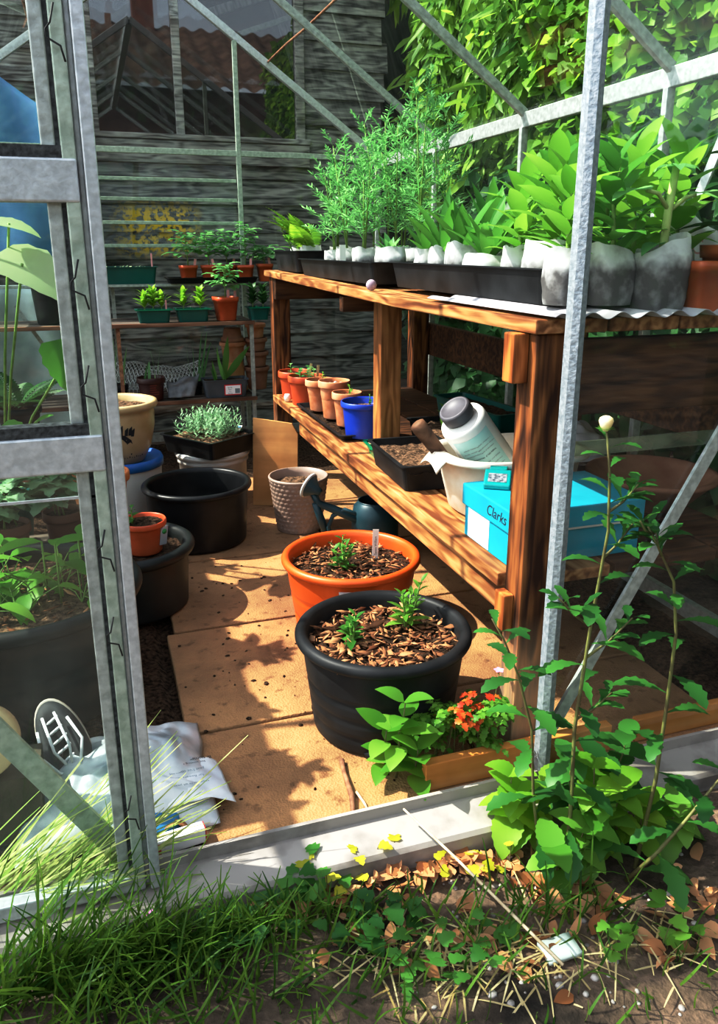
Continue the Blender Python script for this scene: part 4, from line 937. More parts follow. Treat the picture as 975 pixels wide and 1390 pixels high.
# watering can
wc = V((.885,2.48,.0015))
t = thing('watering_can', 'dark teal plastic watering can tucked under the bench rail', 'watering can', wc)
def W(px, py, y): return PY(px, py, y)-wc
MB().lathe([(0,0),(.095,0),(.10,.005),(.098,.13),(.090,.17),(.072,.185),(.068,.19),(.072,.192),(.068,.185),(.085,.165),(.09,.13),(.09,.012),(0,.01)], 36, sx=.85, sy=.85).build('can_body', TEALCAN, t)
hd = W(421,660,2.52); p1, p2, p3 = W(432,683,2.52), W(455,692,2.50), W(492,708,2.46)
MB().tube([p3, p2, p1, p1.lerp(hd,.6)], [.017,.015,.013,.013], 14).build('spout', TEALCAN, t)
dr = (hd-p1).normalized(); dr = (V((-.58,.60,.34))).normalized()
Mq = dr.to_track_quat('Z','Y').to_matrix().to_4x4()
ro = MB().lathe([(.012,-.045),(.016,-.03),(.040,.0),(.043,.006),(.040,.008)], 28, hd, Mq).build('rose', TEALCAN, t)
MB().lathe([(.0415,.0),(.0465,.003),(.0465,.009),(.041,.010),(.0415,.0)], 28, hd, Mq, cap=False).build('rose_rim', mat('pale_grey_plastic', (.5,.53,.52)), ro)
MB().tube([W(428,683,2.52), W(436,705,2.52), W(444,725,2.52)], [.012,.014,.016], 12).build('spout_brace', TEALCAN, t)
MB().tube([W(490,700,2.46), W(468,692,2.48), W(452,700,2.5), W(446,715,2.5), W(450,740,2.5)], .008, 10).build('handle', TEALCAN, t)
# plywood sheet
t = MB(); A = V((.592,3.12,.0)); 
pl = [(.0,.0),(.19,.0),(.19,.30),(.165,.345),(.0,.365)]
t.add([V((x,.25*z*.6+d_,z)) for d_ in (0,.012) for x,z in pl], [tuple(range(4,-1,-1)) if 0 else (0,1,2,3,4), (9,8,7,6,5)]+[(i,(i+1)%5,(i+1)%5+5,i+5) for i in range(5)], False)
o = t.build('plywood_sheet', PLY); o.location = A+V((-.025,.008,.002)); o.rotation_euler.z = -.42; tag(o, 'offcut of plywood leaning against the far bench post', 'board')
# seedling tray on upturned bucket
t = thing('bucket', 'pale plastic bucket under the tray of silvery seedlings', 'bucket', (.425,3.255,.0015))
MB().lathe([(0,0),(.135,0),(.138,.004),(.142,.18),(.15,.185),(.15,.195),(.145,.20),(.148,.205),(.155,.208),(.157,.216),(.153,.222),(.14,.222),(.13,.02),(0,.015)], 48).build('bucket_body', mat('pale_grey_bucket', (.45,.42,.38), (.62,.60,.56), 8, .5), t)
MB().lathe([(0,.218),(.15,.218),(.153,.224),(.15,.228),(0,.227)], 48).build('bucket_lid', WHITEP, t)
tz = .0015+.229
t = tray('seedling_tray', 'black tray of fine silvery seedlings and a white label on a bucket', 'seed tray', (.415,3.235,tz), .27, .30, .075, BLACKP, rz=.62)
soil_rect(-.12,.12,-.135,.135,.062,.008).build('soil', SOIL_L, t)
G, T = MB(), MB()
for _ in range(95):
    x, y = R_.uniform(-.09,.11), R_.uniform(-.11,.11)
    leafy(G, T if _ < 1 else None, (x,y,.066), R_.uniform(.05,.11), (R_.gauss(0,.012),R_.gauss(0,.012),0), 13, .034, .008, (.3,.9), .2, 'lance', .05, .0012, tip=.4, seg=2)
foliage(t, G, LF_GREY, T)
lbm = MB().bx(-.012,.012,-.05,.05,.078,.080).build('plant_label', WHITEP, t); lbm.location = (.115,-.055,0); lbm.rotation_euler.z = -.9
MB().bx(-.008,.008,.01,.035,.0803,.0808).build('label_picture', BLUEINK, lbm)

# ---------------------------------------------------------------- back staging
st = thing('staging', 'two-tier shelving with rusty edges across the back gable', 'shelf', (.2,3.92,0))
so = V(st.location)
def sp_(name, x0, x1, y0, y1, z0, z1, m, **k):
    return MB().bx(x0-so.x,x1-so.x,y0-so.y,y1-so.y,z0-so.z,z1-so.z).build(name, m, st, **k)
YS0 = 3.92
GREYSLAT = wood('grey_slats', (.05,.04,.03), (.14,.11,.09), (.25,.21,.17), 0)
for z in (.70, .318):
    sp_('shelf_edge', -.62, .756, YS0, YS0+.022, z-.018, z, SHELFW, bevel=.002)
    for k in range(5): sp_('shelf_slat', -.62, .756, YS0+.03+k*.075, YS0+.09+k*.075, z-.018, z-.003, GREYSLAT, bevel=.002)
for x in (.09, .735, -.60):
    sp_('shelf_leg', x, x+.018, YS0+.023, YS0+.041, 0, .68, RUST if x == .09 else ALU_D)
    sp_('shelf_leg', x, x+.018, YS0+.385, YS0+.403, 0, .905, ALU_D)
a, b_ = PY(20,415,4.30)-so, PY(60,470,4.30)-so; MB().bar(a, b_+(b_-a)*.3, .018, .006, (0,1,0)).build('shelf_brace', ALU_D, st)
sp_('upper_slat', -.62, .756, 4.20, 4.25, .860, .872, ALU_D); sp_('upper_slat', -.62, .756, 4.27, 4.32, .860, .872, ALU_D)
z1, z2, z3 = .7005, .3185, .8725
# top: black tray with tomato pots, dark green trough
t = tray('gravel_tray', 'long black tray under the small tomato pots on the top shelf', 'tray', (.60,4.25,z3), .46, .17, .03, BLACKP)
gT = 'tomato seedlings in small red pots on the back shelf'
def tom(label, loc, a=.075, h=.075, hh=.14, group=gT, mk=1, name='potted_tomato'):
    t = thing(name, label, 'potted tomato', loc, group, rz=R_.uniform(-.3,.3))
    MB().lathe([(0,0),(a*.36,0),(a*.37,.003),(a*.46,h*.8),(a*.49,h*.8),(a*.51,h),(a*.48,h),(a*.43,h*.75),(a*.35,.01),(0,.008)], 40, squ=5).build('pot', REDPOT, t)
    soil_disk(a*.44, h*.84, .004).build('soil', SOIL, t)
    G, T = MB(), MB(); tomato(G, T, (0,0,h*.84), hh, 9, .085, .066, .044, (R_.gauss(0,.01),R_.gauss(0,.01),0)); foliage(t, G, LF_SAGE, T)
    if mk: marker(t, a*.3, -a*.25, h*.85, .045, .013, PINKLAB, (0,R_.uniform(-.25,.25)))
    return t
zt3 = z3+.005
for lab, px, y in (('leftmost small tomato pot on the top back shelf', 256, 4.22), ('second small tomato pot from the left on the top back shelf', 285, 4.235), ('tomato pot standing behind the second and fourth on the top shelf', 309, 4.29), ('second small tomato pot from the right on the top back shelf', 334, 4.22)):
    p = PY(px, 370, y); tom(lab, (p.x, y, zt3), .088, .085, .15 if px != 334 else .19)
p = PY(357, 370, 4.24); tom('rightmost tomato pot on the top back shelf, half hidden by the bench tray', (p.x+.01, 4.24, zt3), .085, .09, .08)
t = tray('trough', 'dark green plastic trough at the left end of the top back shelf', 'trough', (.15,4.27,z3), .38, .14, .085, GREENT); t.location.x = PY(160,375,4.27).x
soil_rect(-.17,.17,-.055,.055,.07,.004).build('soil', SOIL, t); marker(t, .17, -.03, .06, .09, .008, PINKLAB)
for _ in range(16): G = MB(); rosette(G, (-.16+.02*_+R_.uniform(-.005,.005), R_.uniform(-.04,.04), .07), 4, .03, .014, (.4,1.1)); foliage(t, G, LF_PALE, name='seedling')
# middle shelf
def cellpack(label, px, n, py=437, tall=.11, group='green plastic cell packs on the middle back shelf', nn=2):
    p = PZ(px, py, z1); t = tray('cell_pack', label, 'seed tray', (p.x, YS0+.07, z1+.001), .155*nn/2, .11, .062, GREENT, group, lip=.010, taper=.008)
    soil_rect(-.068*nn/2,.068*nn/2,-.045,.045,.054,.003,8).build('soil', SOIL, t)
    MB().bx(-.003,.003,-.05,.05,.03,.064).build('divider', GREENP, t)
    MB().bx(-.088*nn/2,.088*nn/2,-.066,-.058,.058,.064).build('tray_rim', GREENP, t)
    for i in range(n):
        G, T = MB(), MB(); x = (-.04+.08*i/(max(1,n-1)))*nn/2 if n > 1 else 0
        leafy(G, T, (x,0,.055), tall*R_.uniform(.55,.8), n=12, L=.075, W=.030, el=(.6,1.3), shape='lance', tip=.3, opp=True, start=.2)
        foliage(t, G, LF_LIME if nn == 2 else LF_DARK, T, name='seedling')
    return t
t = cellpack('green cell pack of pale young plants at the left of the middle shelf', 210, 3, 438); marker(t, .06, -.02, .055, .05, .008, PINKLAB)
cellpack('green cell pack of pale young plants beside the tomato pot', 262, 2, 436)
cellpack('green cell pack with thin dark shoots at the right shelf end', 350, 2, 433, .12, nn=1.3)
p = PZ(312, 437, z1); t = tom('tomato in a larger red-brown pot on the middle shelf', (p.x, YS0+.07, z1), .115, .115, .15, None, 0)
marker(t, .0, -.04, .10, .05, .014, PINKLAB); marker(t, .04, -.03, .10, .045, .014, PINKLAB)
# lower shelf
p = PZ(205, 538, z2)
t = pot('shoot_pot', 'dark red-black pot with thin green shoots on the lower shelf', 'plant pot', (p.x, YS0+.075, z2), .070, .115, .8, mat('black_red_plastic', (.035,.012,.012), (.07,.015,.012), 8, .4))
G = MB(); blades(G, (-.02,0,.09), 3, .16, .014, (1.3,1.5)); blades(G, (.03,.01,.09), 2, .2, .008, (1.4,1.55)); foliage(t, G, LF_SAGE)
g = MB()
for k in range(5): g.bx(-.022, .022*R_.uniform(.2,1), -.0703+.0000, -.0690, .035+.011*k, .0395+.011*k, Matrix.Rotation(.15,4,'Z'))
g.build('pot_print', DREDPOT, t)
p = PZ(306, 537, z2)
t = tray('planter', 'slate grey oblong planter with a white red-edged label and strap leaves', 'planter', (p.x, YS0+.075, z2), .225, .12, .09, GREYP, lip=.004)
soil_rect(-.10,.10,-.05,.05,.08,.004).build('soil', SOIL, t)
lb = MB().bx(-.012,.075,-.0625,-.0600,.012,.066).build('planter_label', REDINK, t); lw = MB().bx(-.007,.070,-.0632,-.0626,.017,.061).build('label_face', PAPER, lb)
MB().bx(.042,.066,-.0636,-.0633,.021,.045).build('label_picture', INKG, lb)
for k in range(4): text('print', R_.choice(['Iris','Spring','Plant','Garden']), .009, INKG, lb, Matrix.Translation((.016,-.0637,.052-.010*k)) @ Matrix.Rotation(PI/2,4,'X'))
G = MB(); blades(G, (.0,0,.08), 2, .22, .03, (1.1,1.45), .3, .012); blades(G, (-.03,0,.08), 3, .1, .016, (1.2,1.5)); 
G.leaf(V((-.0,.0,.08)), V((.10,0,.9)), V((0,1,0)), .23, .032, .1, .15, 'lance', 6); G.leaf(V((.0,.0,.08)), V((.62,0,.8)), V((0,1,0)), .22, .036, .1, .15, 'lance', 6)
foliage(t, G, LF_MID)
for lab, px, n, h, y in (('tall pale iris-like blades in a small hidden pot before the wire roll', 268, 5, .27, .10), ('thin pale green shoots in a small pot at the left end of the lower shelf', 163, 5, .24, .1)):
    p = PZ(px, 538, z2); t = pot('shoot_pot', lab, 'plant pot', (p.x, YS0+y+.08, z2), .045, .07, .8, BLACKP)
    G = MB(); blades(G, (0,0,.06), n, h, .018, (1.3,1.52), .1, .022); foliage(t, G, LF_SAGE)
g = MB(); g.grid(lambda u, v: V((-.075+.13*u+.035*v*u, -.035+.05*v+.03*abs(u-.45)+.012*noi((u*4,v*4,7)), .002+.035*(1-v)*u*0+.075*v*(.75+.5*u)+.02*abs(math.sin(u*5+v*2))*v)), 16, 12)
o = g.build('grey_sheet', mat('crumpled_grey_film', (.10,.11,.12), (.22,.23,.24), 20, .5), solid=.001); p = PZ(250, 543, z2); o.location = (p.x, YS0+.05, z2+.012); tag(o, 'crumpled grey pot-liner scrap hanging over the lower shelf edge', 'scrap')
# chicken wire roll
t = thing('chicken_wire', 'loose roll of galvanised chicken wire at the back of the lower shelf', 'wire netting', (.28,4.24,z2))
def cw(u, v):  # u around, v along
    a = u*PI*1.15-.1; r = .115*(1+.25*noi((v*3,0,1))+.15*math.sin(v*7)); return V((-.26+.50*v, -r*math.cos(a)*.75, .02+r*1.1*max(-.1,math.sin(a))+.02*noi((u*4,v*5,3))))
nu, nv = 13, 26; g = MB()
for i in range(nu):
    for j in range(nv):
        o2 = .5 if i % 2 else 0
        a0 = cw(i/nu, (j+o2)/nv); a1 = cw((i+.45)/nu, (j+o2)/nv)
        b1 = cw((i+1)/nu, (j+o2+.5)/nv); b2 = cw((i+1)/nu, (j+o2-.5)/nv)
        for q0, q1 in ((a0,a1),(a1,b1),(a1,b2)): g.tube([q0,q1], .0019, 4, False)
g.build('netting', WIRE, t)
# terracotta stacks on lower shelf right
def tpot(lab, loc, r, h, rim=.022, inv=False, group='terracotta pots stacked on the lower back shelf', m=TERRA):
    pr = pot_prof(r, h, .72, rim, .006, .007)
    if inv: pr = [(a, h-b) for a, b in pr][::-1]
    o = MB().lathe(pr, 36).build('stacked_pot', m); o.location = loc; return tag(o, lab, 'plant pot', group)
p = PZ(319, 537, z2); xs_ = p.x+.03; yq = YS0+.24
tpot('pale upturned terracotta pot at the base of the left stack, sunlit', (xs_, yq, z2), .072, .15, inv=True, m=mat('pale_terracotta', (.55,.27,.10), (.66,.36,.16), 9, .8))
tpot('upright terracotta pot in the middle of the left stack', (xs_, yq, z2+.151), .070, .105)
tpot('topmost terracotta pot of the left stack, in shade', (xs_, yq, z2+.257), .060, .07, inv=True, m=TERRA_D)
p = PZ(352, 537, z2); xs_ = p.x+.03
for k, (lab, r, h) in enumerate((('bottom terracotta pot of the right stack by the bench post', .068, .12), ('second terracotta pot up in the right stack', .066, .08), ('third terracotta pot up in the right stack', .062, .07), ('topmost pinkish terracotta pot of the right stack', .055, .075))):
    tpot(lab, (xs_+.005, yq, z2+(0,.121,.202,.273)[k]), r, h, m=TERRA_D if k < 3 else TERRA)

# ---------------------------------------------------------------- left side: pots, tubs and plants
t = thing('bucket', 'white bucket with bright blue lid under the cream glazed pot', 'bucket', (.055,3.12,.0015))
MB().lathe([(0,0),(.135,0),(.138,.004),(.147,.22),(.149,.232),(.14,.232),(.13,.02),(0,.015)], 48).build('bucket_body', WHITEP, t)
MB().lathe([(.1,.235),(.149,.225),(.155,.226),(.156,.248),(.15,.262),(.144,.262),(.138,.25),(0,.25)], 48).build('bucket_lid', BLUEL, t)
t = thing('glazed_pot', 'cream glazed pot with black brush marks on the blue-lidded bucket', 'plant pot', (.040,3.10,.252))
MB().lathe([(0,0),(.092,0),(.10,.004),(.128,.06),(.146,.14),(.148,.19),(.145,.205),(.158,.212),(.164,.222),(.160,.235),(.150,.238),(.138,.230),(.135,.2),(.13,.12),(.09,.02),(0,.015)], 56).build('pot', CREAMG, t)
soil_disk(.135, .205, .008).build('soil', SOIL_L, t)
g = MB()
def pr_(r_z, a, z): return V((r_z*math.cos(a), r_z*math.sin(a), z))
def rad(z): return .1+.049*min(1, z/.155)**.75+.0012 if z < .19 else .149
def stroke(pts, ws):
    n = len(pts); vs = []
    for i, (a, z) in enumerate(pts):
        a2, z2_ = pts[min(i+1, n-1)]; a1, z1_ = pts[max(i-1,0)]; tx, tz = (a2-a1)*.145, z2_-z1_; l = math.hypot(tx,tz) or 1
        nx_, nz_ = -tz/l, tx/l
        for s in (-1,1): vs.append(pr_(rad(z+s*nz_*ws[i])+.001, a+s*nx_*ws[i]/.145, z+s*nz_*ws[i]))
    g.add(vs, [(2*i,2*i+1,2*i+3,2*i+2) for i in range(n-1)])
ac = math.atan2(-3.1, -.04)+.28
stroke([(ac-.36,.135),(ac-.10,.118),(ac+.03,.10),(ac+.10,.075),(ac+.12,.045)], [.004,.009,.011,.010,.002])
for da, dz, h in ((-.28,.13,.035),(-.18,.135,.045),(-.05,.135,.03),(.05,.135,.035),(.12,.13,.03)): stroke([(ac+da,dz-.01),(ac+da+.015,dz+h*.4),(ac+da+.05,dz+h*.7)], [.006,.006,.001])
for k in range(14): stroke([(ac-.5+.08*k,.035+.004*math.sin(k*2)),(ac-.48+.08*k,.033)], [.0025,.002])
g.build('brush_mark', INK, t)
t = thing('terracotta_pot', 'plain terracotta pot behind the door post next to the black tub', 'plant pot', (-.035,2.66,.13))
MB().lathe(pot_prof(.10,.20,.66,.03,.006,.008), 40).build('pot', mat('orange_terracotta', (.55,.19,.06), (.68,.28,.11), 8, .7), t); soil_disk(.085, .17).build('soil', SOIL, t)
o = MB().lathe([(0,0),(.085,0),(.09,.005),(.075,.128),(0,.128)], 32).build('upturned_pot', mat('navy_plastic', (.012,.016,.04), (.02,.03,.07), 9, .4)); o.location = (-.035,2.66,.0015); tag(o, 'navy upturned pot beneath the plain terracotta pot', 'plant pot')
t = thing('dark_tub', 'large dark tub holding the small red pot, behind the door stile', 'tub', (.035,2.30,.0015))
MB().lathe(rolled(.195,.205,.85,.018,.008), 64).build('tub_body', TUBP, t); soil_disk(.165, .165, .01).build('soil', SOIL, t)
t = pot('red_pot', 'small red-brown pot with a seedling and green tag in the dark tub', 'plant pot', (.082,2.285,.175), .068, .10, .74, DREDPOT, None, SOIL, .86, .02)
t.children[0].data.materials[0] = REDPOT
G, T = MB(), MB(); leafy(G, T, (-.03,.01,.085), .05, n=6, L=.045, W=.022, shape='ovate', el=(.1,.6)); foliage(t, G, LF_MID, T)
o = MB().bx(-.012,.012,-.001,.001,-.03,.028).build('plant_tag', mat('pale_blue_tag', (.45,.50,.55)), t); o.location = (.055,-.033,.055); o.rotation_euler = (.1,.1,.55)
q = MB().lathe([(0,-.0022),(.008,-.0022),(.008,-.001),(0,-.001)], 14, M=Matrix.Rotation(PI/2,4,'X')).build('tag_symbol', GREENINK, o); q.location = (0,-.003,.012)
t = thing('dark_tub', 'very large dark tub of leafy plants behind the door glass', 'tub', (-.225,1.875,.0015))
MB().lathe(rolled(.28,.285,.84,.018,.008,(.5,)), 80).build('tub_body', TUBP, t); soil_disk(.245, .235, .012, 48, 12).build('soil', SOIL_L, t)
mulch(t, .24, .245, 160, .03)
G, T = MB(), MB()
for _ in range(16):
    x, y = R_.uniform(-.16,.17), R_.uniform(-.17,.12); k = R_.randint(4,7)
    for i in range(k):
        az, e = R_.uniform(0,6.3), R_.uniform(.4,1.2); l = R_.uniform(.04,.12); p0 = V((x,y,.24)); p1 = p0+azd(az,e)*l
        T.tube([p0, p0.lerp(p1,.5)+V((0,0,.01)), p1], .0016, 4, False); G.leaf(p1, azd(az,e-.7), V((0,0,1)), R_.uniform(.06,.10), R_.uniform(.028,.045), .6, .2, 'ovate', 6)
for p0, az in (((.09,-.05,.24),.3),((.06,-.02,.24),3.4),((.14,.0,.24),1.0)):
    p0 = V(p0); p1 = p0+V((0,0,.15)); T.tube([p0,p1],.0025,5); G.leaf(p1, azd(az,.15), V((0,0,1)), .13, .055, .5, .2, 'ovate', 8)
foliage(t, G, LF_BRIGHT, T, STEM_G)
tag(T and t, None)
for i in range(7):
    pass
# tomato trough behind
for lab, x, y, z in (('bushy tomato plant in a brown pot left behind the big tub', -.30, 2.42, .14), ('bushy tomato plant in a brown pot beside the terracotta pot', -.15, 2.50, .14), ('tomato plant in a brown pot at the picture edge behind the big tub', -.42, 2.56, .14)):
    t = pot('potted_tomato', lab, 'potted tomato', (x,y,z), .062, .12, .75, mat('brown_pot', (.16,.06,.035), (.22,.09,.05), 8, .6) if 'brown_pot' not in bpy.data.materials else bpy.data.materials['brown_pot'], 'tomato plants behind the big tub')
    for k in range(3):
        G, T = MB(), MB(); tomato(G, T, (R_.gauss(0,.015),R_.gauss(0,.015),.1), .13, 8, .10, .075, .045, (R_.gauss(0,.02),R_.gauss(0,.02),0)); foliage(t, G, LF_GREY, T)
t = thing('slatted_bench', 'low slatted bench under the tomato plants on the left', 'bench', (-.28,2.5,0))
MB().bx(-.26,.20,-.16,.14,.118,.138).build('bench_top', GREYSLAT, t)
for sx in (-.24,.18):
    for sy in (-.14,.12): MB().bx(sx-.02,sx+.02,sy-.02,sy+.02,0,.118).build('leg', GREYSLAT, t)
# back-left shelf items
p = PZ(70, 447, z1)
t = pot('black_bucket', 'black bucket with lime leaves on the left of the middle shelf', 'bucket', (p.x, YS0+.16, z1), .095, .20, .78, BLACKP, None, SOIL, .9, .02)
G, T = MB(), MB(); leafy(G, T, (.0,-.03,.18), .1, (.03,0,0), 8, .075, .05, (-.5,.6), .5, 'heart', .2, .003, serr=.15); foliage(t, G, LF_BRIGHT, T)
def squash(t, specs):
    G, T = MB(), MB()
    for p0, p1, d, L_, W_ in specs:
        p0, p1 = V(p0), V(p1); T.tube([p0, p0.lerp(p1,.5)+V((0,0,.05)), p1], [.005,.0045,.004], 7)
        d = V(d).normalized(); G.leaf(p1-d*L_*.3, d, V((0,-.25,1)), L_, W_, .5, .12, 'heart', 10, .05)
    return G, T
lc = V((-.36,2.92,.0015))
t = thing('squash_plant', 'squash plant with big pale leaves in a green pot behind the door glass', 'squash plant', lc)
MB().lathe(pot_prof(.10,.22,.75,.03), 40).build('pot', GREENT, t); soil_disk(.09,.19).build('soil', SOIL, t)
def Lp(px, py, y): return PY(px, py, y)-lc
G, T = squash(t, [((0,0,.2), Lp(30,358,2.62), (.9,-.45,-.28), .30, .27), ((0,0,.2), Lp(12,303,2.7), (1,-.1,.0), .15, .12)])
o = foliage(t, G, LF_PALE, T)
G, T = squash(t, [((0,0,.2), Lp(92,485,2.55), (.35,-.3,-.85), .20, .17), ((0,0,.2), Lp(15,585,2.3), (.8,-.4,-.3), .11, .10), ((0,0,.2), Lp(50,572,2.35), (.5,-.3,.6), .085, .05)])
foliage(t, G, LF_MID, T, name='lower_foliage')
t = pot('fern_pot', 'dark fern in a black pot at the left picture edge', 'fern', (-.33,3.42,.30), .09, .13, .75, BLACKP)
G = MB()
for i in range(10): frond(G, (0,0,.12), azd(i*.63+.2, R_.uniform(.5,1.0)), R_.uniform(.22,.32), 16, .08, .6)
foliage(t, G, LF_DARK)
o = MB().lathe([(0,0),(.12,0),(.125,.01),(.11,.297),(0,.297)], 24).build('upturned_pot', TERRA_D); o.location = (-.33,3.42,.0015); tag(o, 'tall brown upturned pot under the dark fern', 'plant pot')
# blue tarpaulin added behind the left end, standing in for a blue reflection
t = thing('reflection_tarpaulin', 'pale blue tarpaulin added left of the shed window, standing in for a blue reflection', 'tarpaulin', (-.38,4.78,.95))
MB().grid(lambda u, v: V((-.55+.98*u+.02*math.sin(v*5), .03*math.sin(u*17+v*3)+.025*noi((u*5,v*4,2)), .0+(1.05-.55*max(0,u-.4))*v+.05*noi((u*3,0,5)))), 60, 30).build('sheet', mat('blue_reflection_tarp', (.07,.24,.48), (.20,.44,.68), 3, .45, bump=.3), t, solid=.001)
t = thing('white_fleece', 'pale horticultural fleece draped behind the lower left shelf', 'fleece', (-.3,4.60,.0))
MB().grid(lambda u, v: V((-.4+.66*u, .03*math.sin(u*13+v*2)+.03*noi((u*6,v*5,2)), -.02+.86*v)), 40, 24).build('sheet', mat('pale_fleece', (.36,.42,.42), (.62,.68,.68), 5, .8), t, solid=.001)
# plant stand and pots added out of view to shade the floor
t = thing('shadow_stand', 'unseen timber plant stand added on the left to shade the floor', 'bench', (-.70,2.2,0))
MB().bx(.10,.32,-.70,1.05,.835,.855).build('bench_top', GREYSLAT, t)
for sx in (.12,.30):
    for sy in (-.68,.05,1.02): MB().bx(sx-.015,sx+.015,sy-.015,sy+.015,0,.834).build('leg', GREYSLAT, t)
for i, (x, y) in enumerate(((-.49,1.66),(-.51,1.94),(-.48,2.20),(-.50,2.5),(-.49,2.85))):
    t = pot('shadow_plant', 'unseen leafy plant in a dark pot, added on the left stand to shade the floor', 'potted plant', (x,y,.856), .095, .10, .75, BLACKP, 'unseen plants added on the left stand')
    for k in range(3):
        G, T = MB(), MB(); leafy(G, T, (R_.gauss(0,.02),R_.gauss(0,.02),.085), R_.uniform(.08,.16), (R_.gauss(0,.05),R_.gauss(0,.05),0), 12, .10, .05, (.1,1.0), .5, 'ovate'); foliage(t, G, LF_MID, T)
# ---------------------------------------------------------------- floor oddments near the door
t = thing('compost_bag', 'crumpled white plastic compost bag lying inside the door glass', 'bag', (-.03,1.42,.0))
def bagf(u, v):
    x, y = -.19+.36*u, -.17+.34*v; e = max(0, 1-abs(2*u-1)**3)*max(0, 1-abs(2*v-1)**3)
    return V((x+.02*noi((u*4,v*4,9)), y+.02*noi((u*4,v*4,5)), .008+.085*e**.7*(.8+.35*noi((u*3,v*3,1)))+.022*abs(noi((u*8,v*8,3)))*e+.01*noi((u*14,v*11,6))*e))
mw = mat('grubby_white_polythene', (.22,.27,.30), (.66,.67,.68), 7, .35, lo=.36, hi=.6)
bgm = MB().grid(bagf, 60, 56).build('bag_film', mw, t, solid=.001)
text('print', 'CANNA', .026, GREENINK, bgm, Matrix.Translation((.115,-.02,.098)) @ Matrix.Rotation(1.3,4,'Z')) if 0 else None
t = thing('printed_sack', 'open white paper sack flap with dark printing on the paving', 'sack', (.085,1.335,.003), rz=.12)
def sk_(u, v):
    x = -.07+.155*u; y = -.05+.115*v-.03*u*(1-v)+.02*u
    return V((x, y, .028+.018*math.sin(u*2.6)*(1-.3*v)+.022*v*(1-u)+.006*noi((u*5,v*5,2))-.022*(u**3)))
sm = MB().grid(sk_, 30, 24).build('paper', mat('creased_white_paper', (.62,.64,.68), (.84,.85,.87), 9, .6), t, solid=.001)
lines = ['& summer & autumn', 'for sowing and potting', 'peat free compost', 'for flowers and', 'vegetables all year']
for k, s in enumerate(lines):
    u, v = .52, .90-.15*k; p = sk_(u, v); p.z += .0075
    du = (sk_(u+.25, v)-sk_(u-.25, v)).normalized(); dv = (sk_(u, v+.05)-sk_(u, v-.05)).normalized(); n_ = du.cross(dv).normalized(); dv = n_.cross(du)
    M = Matrix(((-du.x,-dv.x,n_.x,p.x),(-du.y,-dv.y,n_.y,p.y),(-du.z,-dv.z,n_.z,p.z),(0,0,0,1)))
    text('print_line', s, .015 if k == 0 else .0095, INK if k < 2 else INKG, sm, M)
o = MB().grid(lambda u, v: V((-.035+.07*u, -.025+.05*v, .002+.03*math.sin(u*PI)*(1-.4*v)+.006*noi((u*6,v*6,2)))), 14, 10).build('dead_leaf', mat('brown_dead_leaf', (.20,.08,.03), (.50,.27,.13), 30, .7), solid=.001); o.location = (.055,1.262,.004); tag(o, 'curled brown dead leaf under the printed sack', 'leaf')
t = thing('seed_packet', 'small white packet with red edge propped at the door sill', 'packet', (.062,1.222,.001), rz=.12)
pk = MB().bx(-.045,.045,-.012,.012,0,.030).build('packet_body', PAPER, t, bevel=.002)
MB().bx(.0452,.0465,-.012,.012,.002,.028).bx(-.046,-.0452,-.012,.012,.002,.028).build('red_edge', REDINK, t)
MB().bx(-.045,-.036,-.0128,-.0122,.004,.026).build('red_edge', REDINK, t)
o = MB().grid(lambda u, v: V((-.02+.05*u, -.01+.03*v, .028+.02*v-.015*u+.004*noi((u*5,v*5,1)))), 8, 6).build('blue_wrapper', BLUEINK, solid=.001); o.location = (.036,1.245,.003); tag(o, 'scrap of blue wrapper behind the white packet', 'wrapper')
# dark trainer and pale log round behind the door glass
t = thing('trainer', 'dark trainer shoe with pale laces leaning on the tub behind the glass', 'shoe', (-.125,1.475,.03))
Ms = Matrix.Translation((0,.02,.015)) @ Matrix.Rotation(math.radians(62),4,'X') @ Matrix.Rotation(.35,4,'Z')
def shoe(sc_, z0, z1, top):
    vs = []; n = 40
    for z, s in ((z0,1),(z1,1)):
        for j in range(n):
            a = 2*PI*j/n; y = math.sin(a); w = (.044+.008*y)*(1-.12*math.exp(-((y+.2)/.25)**2)); vs.append(Ms @ V((math.cos(a)*w*sc_*s, y*.125*sc_, z)))
    return vs, [(j,(j+1)%n,(j+1)%n+n,j+n) for j in range(n)]+[tuple(range(n-1,-1,-1)), tuple(range(n,2*n))]
g = MB(); g.add(*shoe(1.04,0,.022,0)); g.build('sole', mat('pale_sole', (.42,.38,.32), (.55,.50,.44), 20, .7), t, bevel=.003)
g = MB()
def upper(u, v):
    a = 2*PI*u; y = math.sin(a); w = .044+.008*y; k = math.cos(v*PI/2)**.6
    h = .03+.045*(1-max(0,y))**.8
    return Ms @ V((math.cos(a)*w*(.25+.75*k), (y*.125)*(.35+.65*k)-.02*(1-k), .022+h*math.sin(v*PI/2)))
g.grid(upper, 40, 12); g.build('upper', mat('dark_trainer_fabric', (.016,.018,.022), (.04,.045,.05), 40, .7), t)
g = MB()
for k in range(6): 
    y = -.02+.02*k; z = .085-.0065*k
    g.tube([Ms @ V((-.024,y,z-.01)), Ms @ V((0,y+.006,z+.002)), Ms @ V((.024,y+.012,z-.01))], .0032, 6)
for s in (-1,1):
    g.tube([Ms @ V((0,-.02,.09)), Ms @ V((s*.02,-.01,.11)), Ms @ V((s*.04,.03,.09)), Ms @ V((s*.03,.08,.075))], .003, 6)
    g.tube([Ms @ V((0,-.02,.09)), Ms @ V((s*.015,.03,.1)), Ms @ V((s*.012,.10,.07))], .003, 6)
g.build('laces', mat('pale_laces', (.55,.56,.58), (.7,.7,.72), 30, .7), t)
